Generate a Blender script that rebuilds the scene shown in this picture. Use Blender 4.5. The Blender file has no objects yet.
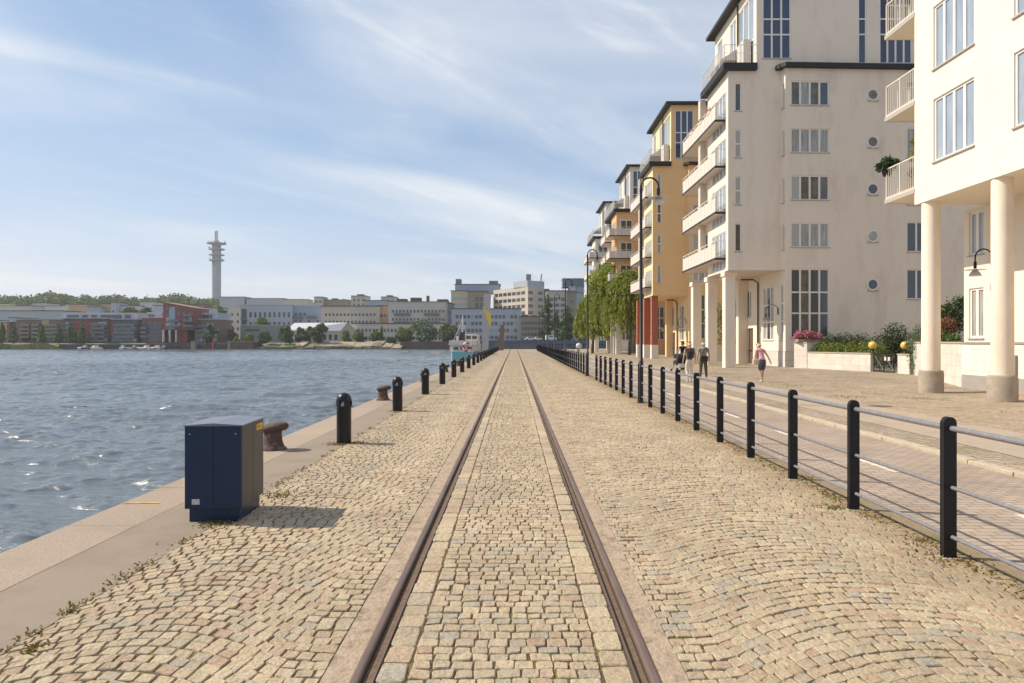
import bpy, bmesh, math, random
import numpy as np
from mathutils import Vector, Matrix
random.seed(7); RNG = np.random.default_rng(11)
R = math.radians
S = bpy.context.scene
COL = S.collection

# ------------------------------------------------------------------ camera, sky, sun, exposure
cam = bpy.data.cameras.new('camera'); camo = bpy.data.objects.new('camera', cam); COL.objects.link(camo)
cam.sensor_width = 36.0; cam.lens = 24.0; cam.clip_start = 0.1; cam.clip_end = 6000
camo.location = (0, 0, 1.67); camo.rotation_euler = (R(90.0), 0, R(0.168))
S.camera = camo
SUN_DIR = Vector((-0.87, 0.17, 0.885)).normalized()
EL = math.asin(SUN_DIR.z); AZ = math.atan2(SUN_DIR.x, SUN_DIR.y)
w = bpy.data.worlds.new('World'); S.world = w; w.use_nodes = True
nt = w.node_tree; nt.nodes.clear(); N = nt.nodes; L = nt.links
out = N.new('ShaderNodeOutputWorld'); bg = N.new('ShaderNodeBackground'); bg.inputs['Strength'].default_value = 0.146
sky = N.new('ShaderNodeTexSky'); sky.sky_type = 'NISHITA'; sky.sun_disc = False
sky.sun_elevation = EL; sky.sun_rotation = AZ
sky.air_density = 0.8; sky.dust_density = 0.15; sky.ozone_density = 2.0
tc = N.new('ShaderNodeTexCoord')
# cirrus: direction projected on a high flat layer
sep = N.new('ShaderNodeSeparateXYZ'); L.new(tc.outputs['Generated'], sep.inputs[0])
mz = N.new('ShaderNodeMath'); mz.operation = 'MAXIMUM'; mz.inputs[1].default_value = 0.0; L.new(sep.outputs[2], mz.inputs[0])
az_ = N.new('ShaderNodeMath'); az_.operation = 'ADD'; az_.inputs[1].default_value = 0.16; L.new(mz.outputs[0], az_.inputs[0])
dx = N.new('ShaderNodeMath'); dx.operation = 'DIVIDE'; L.new(sep.outputs[0], dx.inputs[0]); L.new(az_.outputs[0], dx.inputs[1])
dy = N.new('ShaderNodeMath'); dy.operation = 'DIVIDE'; L.new(sep.outputs[1], dy.inputs[0]); L.new(az_.outputs[0], dy.inputs[1])
cmb = N.new('ShaderNodeCombineXYZ'); L.new(dx.outputs[0], cmb.inputs[0]); L.new(dy.outputs[0], cmb.inputs[1])
def cloud_layer(rot, scl, scale, detail, rough, dist, lo, hi, off=(0, 0, 0)):
    m0 = N.new('ShaderNodeMapping'); m0.inputs['Rotation'].default_value = (0, 0, R(-rot)); L.new(cmb.outputs[0], m0.inputs[0])
    mp = N.new('ShaderNodeMapping'); mp.inputs['Scale'].default_value = scl; mp.inputs['Location'].default_value = off
    L.new(m0.outputs[0], mp.inputs[0])
    n = N.new('ShaderNodeTexNoise'); n.inputs['Scale'].default_value = scale; n.inputs['Detail'].default_value = detail
    n.inputs['Roughness'].default_value = rough; n.inputs['Distortion'].default_value = dist
    L.new(mp.outputs[0], n.inputs['Vector'])
    mr = N.new('ShaderNodeMapRange'); mr.interpolation_type = 'SMOOTHSTEP'
    mr.inputs[1].default_value = lo; mr.inputs[2].default_value = hi; L.new(n.outputs['Fac'], mr.inputs[0])
    return mr.outputs[0]
c1 = cloud_layer(38, (0.36, 1.35, 1), 0.95, 10, 0.55, 0.7, 0.45, 0.70, (0.7, 0.25, 0))     # long streaks
c2 = cloud_layer(25, (0.6, 1.0, 1), 0.8, 7, 0.55, 0.6, 0.36, 0.75, (3.1, 1.7, 0))        # soft veil
c3 = cloud_layer(50, (0.6, 1.9, 1), 1.9, 11, 0.62, 1.0, 0.54, 0.76, (1.3, 4.2, 0))       # small bright wisps
def mul(a, v):
    m = N.new('ShaderNodeMath'); m.operation = 'MULTIPLY'; L.new(a, m.inputs[0])
    if isinstance(v, float): m.inputs[1].default_value = v
    else: L.new(v, m.inputs[1])
    return m.outputs[0]
def addm(a, b):
    m = N.new('ShaderNodeMath'); m.operation = 'ADD'; m.use_clamp = True; L.new(a, m.inputs[0]); L.new(b, m.inputs[1]); return m.outputs[0]
cf = addm(addm(mul(c1, 0.50), mul(c2, 0.60)), mul(c3, 0.30))
cm = N.new('ShaderNodeMath'); cm.operation = 'MINIMUM'; cm.inputs[1].default_value = 0.85; L.new(cf, cm.inputs[0])
mixc = N.new('ShaderNodeMix'); mixc.data_type = 'RGBA'; mixc.inputs[7].default_value = (4.7, 4.8, 4.85, 1)
L.new(cm.outputs[0], mixc.inputs[0])
hsv = N.new('ShaderNodeHueSaturation'); hsv.inputs['Saturation'].default_value = 1.0; hsv.inputs['Value'].default_value = 1.06; L.new(sky.outputs[0], hsv.inputs['Color']); spc = N.new('ShaderNodeSeparateColor'); cbc = N.new('ShaderNodeCombineColor'); L.new(hsv.outputs[0], spc.inputs[0])
for _i, _cap in enumerate((4.2, 4.55, 5.4)):      # soft shoulder so that the bright band at the horizon keeps its colour
    q1 = mul(spc.outputs[_i], spc.outputs[_i]); q2 = mul(q1, 1.0 / _cap ** 2)
    q3 = N.new('ShaderNodeMath'); q3.operation = 'ADD'; q3.inputs[1].default_value = 1.0; L.new(q2, q3.inputs[0])
    q4 = N.new('ShaderNodeMath'); q4.operation = 'SQRT'; L.new(q3.outputs[0], q4.inputs[0])
    q5 = N.new('ShaderNodeMath'); q5.operation = 'DIVIDE'; L.new(spc.outputs[_i], q5.inputs[0]); L.new(q4.outputs[0], q5.inputs[1]); L.new(q5.outputs[0], cbc.inputs[_i])
L.new(cbc.outputs[0], mixc.inputs[6]); L.new(mixc.outputs[2], bg.inputs[0]); L.new(bg.outputs[0], out.inputs[0])

sd = bpy.data.lights.new('sun', 'SUN'); sd.energy = 4.3; sd.angle = R(0.53); sd.color = (1.0, 0.885, 0.73)
so = bpy.data.objects.new('sun', sd); COL.objects.link(so); so.rotation_euler = (-SUN_DIR).to_track_quat('-Z', 'Y').to_euler()
S.view_settings.view_transform = 'Standard'; S.view_settings.look = 'None'; S.view_settings.gamma = 1; S.view_settings.exposure = 0.49
S.render.engine = 'CYCLES'

# ------------------------------------------------------------------ helpers
def tag(o, label=None, cat=None, group=None, kind=None):
    if label: o['label'] = label
    if cat: o['category'] = cat
    if group: o['group'] = group
    if kind: o['kind'] = kind
    return o
def empty(name, label, cat, loc=(0, 0, 0), rz=0, group=None):
    o = bpy.data.objects.new(name, None); COL.objects.link(o); o.location = loc; o.rotation_euler = (0, 0, rz)
    o.empty_display_size = 0.3
    return tag(o, label, cat, group)
def copy_tree(o, parent=None):
    c = o.copy(); COL.objects.link(c); c.parent = parent
    for ch in list(o.children): copy_tree(ch, c)
    return c
ORD = ['nearest', 'second', 'third', 'fourth', 'fifth', 'sixth', 'seventh', 'eighth', 'ninth', 'tenth', 'eleventh', 'twelfth',
       'thirteenth', 'fourteenth', 'fifteenth', 'sixteenth', 'seventeenth', 'eighteenth', 'nineteenth', 'twentieth', 'twenty-first',
       'twenty-second', 'twenty-third', 'twenty-fourth', 'twenty-fifth']

MATS = {}
def mat(name, col, rough=0.8, col2=None, nscale=3.0, detail=5, bump=0.0, bscale=30.0, bdist=0.01, metal=0.0, spec=0.5, island=0.0,
        stain=None, sscale=0.6, slo=0.5, shi=0.75, stretch=(1, 1, 1), emis=None, coat=0.0, trans=0.0, alpha=1.0):
    if name in MATS: return MATS[name]
    m = bpy.data.materials.new(name); m.use_nodes = True; MATS[name] = m
    n = m.node_tree.nodes; l = m.node_tree.links; p = n['Principled BSDF']
    p.inputs['Roughness'].default_value = rough; p.inputs['Metallic'].default_value = metal
    p.inputs['Specular IOR Level'].default_value = spec; p.inputs['Coat Weight'].default_value = coat
    c1 = (*col, 1); base = None
    t = n.new('ShaderNodeTexCoord')
    mp = n.new('ShaderNodeMapping'); mp.inputs['Scale'].default_value = stretch; l.new(t.outputs['Object'], mp.inputs[0])
    if col2:
        ns = n.new('ShaderNodeTexNoise'); ns.inputs['Scale'].default_value = nscale; ns.inputs['Detail'].default_value = detail
        ns.inputs['Roughness'].default_value = 0.65
        l.new(mp.outputs[0], ns.inputs['Vector'])
        rp = n.new('ShaderNodeMapRange'); rp.inputs[1].default_value = 0.3; rp.inputs[2].default_value = 0.7; l.new(ns.outputs[0], rp.inputs[0])
        mx = n.new('ShaderNodeMix'); mx.data_type = 'RGBA'; mx.inputs[6].default_value = c1; mx.inputs[7].default_value = (*col2, 1)
        l.new(rp.outputs[0], mx.inputs[0]); base = mx.outputs[2]
    if stain:
        ns = n.new('ShaderNodeTexNoise'); ns.inputs['Scale'].default_value = sscale; ns.inputs['Detail'].default_value = 7; ns.inputs['Roughness'].default_value = 0.7
        l.new(mp.outputs[0], ns.inputs['Vector'])
        rp = n.new('ShaderNodeMapRange'); rp.inputs[1].default_value = slo; rp.inputs[2].default_value = shi; l.new(ns.outputs[0], rp.inputs[0])
        mx = n.new('ShaderNodeMix'); mx.data_type = 'RGBA'; mx.inputs[7].default_value = (*stain, 1)
        if base: l.new(base, mx.inputs[6])
        else: mx.inputs[6].default_value = c1
        l.new(rp.outputs[0], mx.inputs[0]); base = mx.outputs[2]
    if island:
        g = n.new('ShaderNodeNewGeometry'); hs = n.new('ShaderNodeHueSaturation')
        mr = n.new('ShaderNodeMapRange'); mr.inputs[3].default_value = 1 - island; mr.inputs[4].default_value = 1 + island
        l.new(g.outputs['Random Per Island'], mr.inputs[0]); l.new(mr.outputs[0], hs.inputs['Value'])
        if base: l.new(base, hs.inputs['Color'])
        else: hs.inputs['Color'].default_value = c1
        base = hs.outputs[0]
    if base: l.new(base, p.inputs['Base Color'])
    else: p.inputs['Base Color'].default_value = c1
    if bump:
        nb = n.new('ShaderNodeTexNoise'); nb.inputs['Scale'].default_value = bscale; nb.inputs['Detail'].default_value = 6
        l.new(mp.outputs[0], nb.inputs['Vector'])
        b = n.new('ShaderNodeBump'); b.inputs['Strength'].default_value = bump; b.inputs['Distance'].default_value = bdist
        l.new(nb.outputs[0], b.inputs['Height']); l.new(b.outputs[0], p.inputs['Normal'])
    if emis:
        p.inputs['Emission Color'].default_value = (*emis, 1); p.inputs['Emission Strength'].default_value = 1
    if trans:
        # thin leaves let light through
        tr = n.new('ShaderNodeBsdfTranslucent'); ms = n.new('ShaderNodeMixShader'); ms.inputs[0].default_value = trans
        if base: l.new(base, tr.inputs[0])
        else: tr.inputs[0].default_value = c1
        l.new(p.outputs[0], ms.inputs[1]); l.new(tr.outputs[0], ms.inputs[2]); l.new(ms.outputs[0], n['Material Output'].inputs[0])
    return m

class MB:
    def __init__(s): s.v = []; s.f = []; s.m = []; s.sm = []
    def add(s, vs, fs, mi=0, smooth=False):
        o = len(s.v); s.v += [tuple(q) for q in vs]
        for f in fs: s.f.append(tuple(o + i for i in f)); s.m.append(mi); s.sm.append(smooth)
    def box(s, x0, x1, y0, y1, z0, z1, mi=0, M=None):
        vs = [Vector((x, y, z)) for z in (z0, z1) for x, y in ((x0, y0), (x1, y0), (x1, y1), (x0, y1))]
        if M: vs = [M @ q for q in vs]
        s.add(vs, [(3, 2, 1, 0), (4, 5, 6, 7), (0, 1, 5, 4), (1, 2, 6, 5), (2, 3, 7, 6), (3, 0, 4, 7)], mi)
    def prism(s, poly, z0, z1, mi=0, topmi=None, ztop=None, cap=True):
        n = len(poly); zt = ztop or [z1] * n
        vs = [(x, y, z0) for x, y in poly] + [(p[0], p[1], zt[i]) for i, p in enumerate(poly)]
        fs = [(i, (i + 1) % n, n + (i + 1) % n, n + i) for i in range(n)]
        s.add(vs, fs, mi)
        if cap:
            s.add(vs[:n], [tuple(reversed(range(n)))], mi); s.add(vs[n:], [tuple(range(n))], mi if topmi is None else topmi)
    def tube(s, pts, r, n=8, mi=0, caps=True, smooth=True):
        pts = [Vector(p) for p in pts]; rs = r if isinstance(r, (list, tuple)) else [r] * len(pts)
        vs = []; fs = []
        up = None
        for i, p in enumerate(pts):
            d = (pts[min(i + 1, len(pts) - 1)] - pts[max(i - 1, 0)]).normalized()
            if up is None:
                up = Vector((0, 0, 1)) if abs(d.z) < 0.9 else Vector((1, 0, 0))
            a = d.cross(up).normalized(); b = a.cross(d).normalized(); up = b
            for k in range(n):
                t = 2 * math.pi * k / n; vs.append(p + (a * math.cos(t) + b * math.sin(t)) * rs[i])
        for i in range(len(pts) - 1):
            for k in range(n):
                fs.append((i * n + k, i * n + (k + 1) % n, (i + 1) * n + (k + 1) % n, (i + 1) * n + k))
        s.add(vs, fs, mi, smooth)
        if caps:
            s.add(vs[:n], [tuple(range(n))], mi); s.add(vs[-n:], [tuple(reversed(range(n)))], mi)
    def lathe(s, prof, n=24, mi=0, c=(0, 0, 0), smooth=True, sx=1, sy=1, shear=0):
        vs = []; fs = []
        for r, z in prof:
            for k in range(n):
                t = 2 * math.pi * k / n
                vs.append((c[0] + r * math.cos(t) * sx + shear * z, c[1] + r * math.sin(t) * sy, c[2] + z))
        for i in range(len(prof) - 1):
            for k in range(n):
                fs.append((i * n + k, i * n + (k + 1) % n, (i + 1) * n + (k + 1) % n, (i + 1) * n + k))
        s.add(vs, fs, mi, smooth)
        s.add(vs[:n], [tuple(reversed(range(n)))], mi); s.add(vs[-n:], [tuple(range(n))], mi)
    def build(s, name, mats, parent=None, bevel=0, loc=None):
        me = bpy.data.meshes.new(name); me.from_pydata(s.v, [], s.f)
        if not isinstance(mats, (list, tuple)): mats = [mats]
        for m in mats: me.materials.append(m)
        me.polygons.foreach_set('material_index', s.m); me.polygons.foreach_set('use_smooth', s.sm); me.update()
        o = bpy.data.objects.new(name, me); COL.objects.link(o); o.parent = parent
        if loc: o.location = loc
        if bevel:
            b = o.modifiers.new('bevel', 'BEVEL'); b.width = bevel; b.segments = 2; b.limit_method = 'ANGLE'; b.angle_limit = R(40)
        return o

def np_mesh(name, verts, faces, mats, parent=None, mi=None, smooth=False):
    """verts (n,3), faces (m,k) one k"""
    me = bpy.data.meshes.new(name); V = np.asarray(verts, dtype=np.float32); F = np.asarray(faces, dtype=np.int32)
    me.vertices.add(len(V)); me.vertices.foreach_set('co', V.ravel())
    k = F.shape[1]; me.loops.add(F.size); me.loops.foreach_set('vertex_index', F.ravel())
    me.polygons.add(len(F)); me.polygons.foreach_set('loop_start', np.arange(len(F), dtype=np.int32) * k)
    me.polygons.foreach_set('loop_total', np.full(len(F), k, dtype=np.int32))
    if not isinstance(mats, (list, tuple)): mats = [mats]
    for m in mats: me.materials.append(m)
    if mi is not None: me.polygons.foreach_set('material_index', np.asarray(mi, dtype=np.int32))
    me.polygons.foreach_set('use_smooth', np.full(len(F), smooth)); me.update(calc_edges=True); me.validate()
    o = bpy.data.objects.new(name, me); COL.objects.link(o); o.parent = parent
    return o

def wall(mb, p0, p1, z0, z1, holes=(), depth=0.12, mi=0, mr=None):
    """vertical wall p0->p1 (outside on the right), with rectangular holes (s0,s1,za,zb) and reveals"""
    p0 = Vector(p0); p1 = Vector(p1); d = (p1 - p0); Ln = d.length; u = d / Ln; n = Vector((u.y, -u.x))
    ss = sorted({0.0, Ln, *[h[0] for h in holes], *[h[1] for h in holes]}); zs = sorted({z0, z1, *[h[2] for h in holes], *[h[3] for h in holes]})
    P = lambda s_, z, q=0.0: (p0.x + u.x * s_ - n.x * q, p0.y + u.y * s_ - n.y * q, z)
    for i in range(len(ss) - 1):
        for j in range(len(zs) - 1):
            a, b, c, e = ss[i], ss[i + 1], zs[j], zs[j + 1]; ms = (a + b) / 2; mz = (c + e) / 2
            if any(h[0] < ms < h[1] and h[2] < mz < h[3] for h in holes): continue
            mb.add([P(a, c), P(b, c), P(b, e), P(a, e)], [(0, 1, 2, 3)], mi)
    for (a, b, c, e) in [h[:4] for h in holes]:
        q = depth
        mb.add([P(a, c), P(b, c), P(b, c, q), P(a, c, q)], [(0, 1, 2, 3)], mi if mr is None else mr)
        mb.add([P(a, e), P(b, e), P(b, e, q), P(a, e, q)], [(3, 2, 1, 0)], mi if mr is None else mr)
        mb.add([P(a, c), P(a, e), P(a, e, q), P(a, c, q)], [(3, 2, 1, 0)], mi if mr is None else mr)
        mb.add([P(b, c), P(b, e), P(b, e, q), P(b, c, q)], [(0, 1, 2, 3)], mi if mr is None else mr)

def window(parent, p0, p1, hole, cols=2, rows=(), glass='glass_dark', fm=None, depth=0.12, fw=0.075, sill=True, name='window', gl2=None, gcol=()):
    """frame with mullions set in the hole, glass a child. rows = fractions of horizontal bars. gcol: list of glass materials per column"""
    p0 = Vector(p0); p1 = Vector(p1); u = (p1 - p0).normalized(); n = Vector((u.y, -u.x)); s0, s1, z0, z1 = hole[:4]
    M = Matrix(((u.x, -n.x, 0, p0.x + u.x * s0), (u.y, -n.y, 0, p0.y + u.y * s0), (0, 0, 1, z0), (0, 0, 0, 1)))
    W = s1 - s0; H = z1 - z0; f = MB(); a, b = depth - 0.075, depth - 0.012
    # local y grows into the wall
    f.box(0, W, a, b, 0, fw, M=M); f.box(0, W, a, b, H - fw, H, M=M)
    f.box(0, fw, a, b, fw, H - fw, M=M); f.box(W - fw, W, a, b, fw, H - fw, M=M)
    for i in range(1, cols):
        x = W * i / cols; f.box(x - fw * 0.75, x + fw * 0.75, a - 0.004, b, fw, H - fw, M=M)
    for r in rows: f.box(fw, W - fw, a - 0.008, b - 0.004, H * r - fw * 0.6, H * r + fw * 0.6, M=M)
    if sill: f.box(-0.04, W + 0.04, -0.05, a - 0.003, -0.035, 0.006, 1, M=M)
    o = f.build(name, [fm or MATS['frame_white'], MATS['sill_metal']], parent)
    g = MB(); mats = gcol if gcol else [glass]
    for i in range(cols):
        g.box(W * i / cols + 0.01, W * (i + 1) / cols - 0.01, depth - 0.04, depth - 0.02, 0.01, H - 0.01, i % len(mats), M=M)
    g.build('glass', [MATS[x] for x in mats], o)
    return o

def leaves(name, centers, radii, n, size, m, parent=None, jitter=1.0, droop=0.0, elong=1.6, shell=0.35, seed=0):
    """leaf quads spread through ellipsoid clumps"""
    rg = np.random.default_rng(seed); C = np.asarray(centers, float); Rr = np.asarray(radii, float)
    if Rr.ndim == 1: Rr = np.repeat(Rr[:, None], 3, 1)
    vol = (Rr.prod(1)) ** (2 / 3.); idx = rg.choice(len(C), n, p=vol / vol.sum())
    d = rg.normal(size=(n, 3)); d /= np.linalg.norm(d, axis=1)[:, None]
    rad = shell + (1 - shell) * rg.random(n) ** 0.5; rad *= 1 + 0.12 * rg.normal(size=n)
    P = C[idx] + d * Rr[idx] * rad[:, None]
    a = rg.normal(size=(n, 3)); a[:, 2] = a[:, 2] * (1 - droop) - droop * 2.2; a /= np.linalg.norm(a, axis=1)[:, None]
    b = rg.normal(size=(n, 3)) + d * 0.5; b = np.cross(a, b); b /= np.linalg.norm(b, axis=1)[:, None]
    sz = size * (0.6 + 0.8 * rg.random(n))[:, None]
    V = np.stack([P - a * sz * elong / 2, P + b * sz / 2, P + a * sz * elong / 2, P - b * sz / 2], 1).reshape(-1, 3)
    F = np.arange(4 * n).reshape(n, 4)
    return np_mesh(name, V, F, m, parent)

# ------------------------------------------------------------------ materials
mat('frame_white', (0.86, 0.82, 0.75), 0.45, col2=(0.80, 0.76, 0.69), nscale=8)
mat('sill_metal', (0.42, 0.38, 0.34), 0.5)
mat('glass_dark', (0.035, 0.042, 0.05), 0.06, spec=0.9)
mat('glass_deep', (0.015, 0.018, 0.03), 0.05, spec=1.0)
mat('glass_blue', (0.035, 0.05, 0.095), 0.05, spec=1.0)
mat('glass_curtain', (0.50, 0.49, 0.45), 0.12, col2=(0.20, 0.205, 0.20), nscale=1.6, spec=0.8, stretch=(4, 4, 0.5))
mat('glass_blind', (0.46, 0.46, 0.42), 0.18, col2=(0.40, 0.41, 0.38), nscale=0.8, spec=0.7)
mat('glass_pale', (0.38, 0.43, 0.48), 0.06, col2=(0.24, 0.30, 0.38), nscale=1.2, spec=0.9, stretch=(2, 2, 0.6))
mat('glass_room', (0.05, 0.048, 0.042), 0.07, col2=(0.17, 0.14, 0.10), nscale=2.6, detail=3, spec=0.8)
mat('black_paint', (0.006, 0.0065, 0.010), 0.36, col2=(0.012, 0.012, 0.015), nscale=12, spec=0.35, stain=(0.05, 0.035, 0.028), sscale=14, slo=0.66, shi=0.72, bump=0.15, bscale=40, bdist=0.003)
mat('black_trim', (0.012, 0.011, 0.011), 0.6, col2=(0.024, 0.021, 0.020), nscale=4)
mat('rail_metal', (0.27, 0.265, 0.27), 0.45, col2=(0.18, 0.175, 0.185), nscale=20, metal=0.25)
mat('render_white', (0.86, 0.745, 0.605), 0.9, col2=(0.82, 0.70, 0.57), nscale=0.5, stain=(0.68, 0.55, 0.44), sscale=0.9, slo=0.50, shi=0.80, stretch=(1, 1, 0.35), bump=0.25, bscale=60, bdist=0.004)
mat('render_cream', (0.83, 0.745, 0.615), 0.9, col2=(0.80, 0.715, 0.585), nscale=0.4, stain=(0.72, 0.63, 0.50), sscale=0.5, slo=0.55, shi=0.9, bump=0.2, bscale=60, bdist=0.004)
mat('render_yellow', (0.85, 0.555, 0.275), 0.9, col2=(0.79, 0.51, 0.235), nscale=0.5, stain=(0.60, 0.42, 0.2), sscale=0.4, slo=0.55, shi=0.9, bump=0.2, bscale=60, bdist=0.004)
mat('render_yellow_lower', (0.86, 0.67, 0.39), 0.9, col2=(0.82, 0.63, 0.35), nscale=0.6)
mat('render_orange', (0.76, 0.44, 0.22), 0.9, col2=(0.70, 0.40, 0.195), nscale=0.5)
mat('render_offwhite', (0.76, 0.70, 0.60), 0.9, col2=(0.72, 0.66, 0.56), nscale=0.5)
mat('red_brick_paint', (0.42, 0.13, 0.075), 0.85, col2=(0.36, 0.11, 0.065), nscale=2)
mat('stain_wall', (0.55, 0.50, 0.46), 0.9, stain=(0.10, 0.07, 0.07), sscale=0.9, slo=0.42, shi=0.62, stretch=(1, 1, 0.35))
mat('panel_white', (0.68, 0.61, 0.53), 0.6, col2=(0.63, 0.56, 0.48), nscale=1.5)
mat('door_brown', (0.14, 0.085, 0.055), 0.5, col2=(0.11, 0.065, 0.045), nscale=4)
mat('concrete_base', (0.40, 0.34, 0.27), 0.9, col2=(0.30, 0.25, 0.19), nscale=3, stain=(0.17, 0.12, 0.08), sscale=2.2, slo=0.5, shi=0.8, bump=0.5, bscale=40, bdist=0.008)
mat('roof_tin', (0.30, 0.30, 0.31), 0.5, col2=(0.24, 0.24, 0.25), nscale=1)
mat('soil', (0.09, 0.065, 0.045), 0.95, col2=(0.13, 0.10, 0.06), nscale=8)
mat('leaf_green', (0.060, 0.105, 0.022), 0.55, col2=(0.10, 0.14, 0.030), nscale=1.2, island=0.5, trans=0.35)
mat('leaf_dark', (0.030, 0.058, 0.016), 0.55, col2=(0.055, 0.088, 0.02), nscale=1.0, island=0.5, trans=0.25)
mat('leaf_willow', (0.34, 0.36, 0.05), 0.55, col2=(0.18, 0.23, 0.035), nscale=0.5, island=0.5, trans=0.45)
mat('leaf_yellow', (0.30, 0.27, 0.05), 0.6, col2=(0.2, 0.2, 0.04), nscale=1.5, island=0.5, trans=0.3)
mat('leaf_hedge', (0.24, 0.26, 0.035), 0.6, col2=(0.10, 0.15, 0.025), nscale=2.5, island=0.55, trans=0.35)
mat('leaf_silver', (0.20, 0.25, 0.15), 0.6, col2=(0.11, 0.15, 0.07), nscale=2.0, island=0.45, trans=0.3)
mat('leaf_far', (0.085, 0.12, 0.036), 0.75, col2=(0.135, 0.17, 0.048), nscale=0.05, island=0.45, trans=0.25)
mat('leaf_far_light', (0.17, 0.22, 0.05), 0.7, col2=(0.10, 0.145, 0.035), nscale=0.15, island=0.45, trans=0.3)
mat('leaf_rust', (0.22, 0.085, 0.035), 0.6, col2=(0.13, 0.07, 0.03), nscale=3, island=0.5, trans=0.3)
mat('petal_pink', (0.58, 0.20, 0.36), 0.6, col2=(0.50, 0.13, 0.09), nscale=6, island=0.4, trans=0.3)
mat('bark', (0.13, 0.10, 0.075), 0.9, col2=(0.085, 0.065, 0.05), nscale=8, bump=0.6, bscale=20, bdist=0.02, stretch=(1, 1, 0.3))

# water -------------------------------------------------------------
def make_water():
    m = bpy.data.materials.new('water'); m.use_nodes = True; n = m.node_tree.nodes; l = m.node_tree.links; p = n['Principled BSDF']
    p.inputs['Base Color'].default_value = (0.115, 0.138, 0.152, 1); p.inputs['Roughness'].default_value = 0.16; p.inputs['IOR'].default_value = 1.40
    g = n.new('ShaderNodeNewGeometry')
    mp = n.new('ShaderNodeMapping'); mp.inputs['Rotation'].default_value = (0, 0, R(12)); mp.inputs['Scale'].default_value = (0.55, 1.5, 1); l.new(g.outputs['Position'], mp.inputs[0])
    a = n.new('ShaderNodeTexNoise'); a.inputs['Scale'].default_value = 3.4; a.inputs['Detail'].default_value = 7; a.inputs['Roughness'].default_value = 0.5; a.inputs['Distortion'].default_value = 0.4
    b = n.new('ShaderNodeTexNoise'); b.inputs['Scale'].default_value = 0.12; b.inputs['Detail'].default_value = 3
    c = n.new('ShaderNodeTexNoise'); c.inputs['Scale'].default_value = 0.028; c.inputs['Detail'].default_value = 4
    for q in (a, b, c): l.new(mp.outputs[0], q.inputs[0])
    b1 = n.new('ShaderNodeBump'); b1.inputs['Strength'].default_value = 1.0; b1.inputs['Distance'].default_value = 0.075; l.new(a.outputs[0], b1.inputs['Height'])
    b2 = n.new('ShaderNodeBump'); b2.inputs['Strength'].default_value = 1.0; b2.inputs['Distance'].default_value = 0.15; l.new(b.outputs[0], b2.inputs['Height']); l.new(b1.outputs[0], b2.inputs['Normal'])
    l.new(b2.outputs[0], p.inputs['Normal'])
    mr = n.new('ShaderNodeMapRange'); mr.inputs[1].default_value = 0.35; mr.inputs[2].default_value = 0.65; mr.inputs[3].default_value = 0.07; mr.inputs[4].default_value = 0.13
    l.new(c.outputs[0], mr.inputs[0]); l.new(mr.outputs[0], p.inputs['Roughness'])
    mb = MB(); mb.add([(-3000, -200, -1.62), (3000, -200, -1.62), (3000, 3500, -1.62), (-3000, 3500, -1.62)], [(0, 1, 2, 3)])
    tag(mb.build('water', m), kind='structure')
    rg = np.random.default_rng(21); K = 70
    lam = np.exp(rg.uniform(np.log(0.30), np.log(4.5), K)); th = R(82) + rg.normal(0, 0.60, K); ph = rg.uniform(0, 6.283, K); A = 0.0084 * lam ** 0.84
    def patch(x0, x1, y0, y1, dx_, lmin, fade):
        xs = np.arange(x0, x1 + dx_ * 0.5, dx_); ys = np.arange(y0, y1 + dx_ * 0.5, dx_); X, Y = np.meshgrid(xs, ys); Z = np.zeros_like(X)
        for k in range(K):
            if lam[k] < lmin: continue
            q = 2 * np.pi / lam[k]; u_ = q * (X * math.cos(th[k]) + Y * math.sin(th[k])) + ph[k] + 0.8 * np.sin(X * 0.13 + k) + 0.8 * np.sin(Y * 0.09 + 2 * k); Z += A[k] * (np.sin(u_) + 0.22 * np.cos(2 * u_))
        Z *= 0.75 + 0.35 * np.sin(X * 0.05 + 1.3 * np.sin(Y * 0.031)) * np.sin(Y * 0.043 + 0.5)
        nx, ny = len(xs), len(ys); V = np.stack([X, Y, Z - 1.6], 2).reshape(-1, 3); i = (np.arange(ny - 1)[:, None] * nx + np.arange(nx - 1)[None]).reshape(-1)
        F = np.stack([i, i + 1, i + nx + 1, i + nx], 1); tag(np_mesh('water', V, F, m, smooth=True), kind='structure')
    patch(-42, -3.9, 2, 34, 0.065, 0.0, 0); patch(-110, -3.9, 34, 120, 0.18, 0.5, 0); patch(-300, -3.9, 120, 292, 0.7, 1.6, 0)
make_water()

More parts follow.
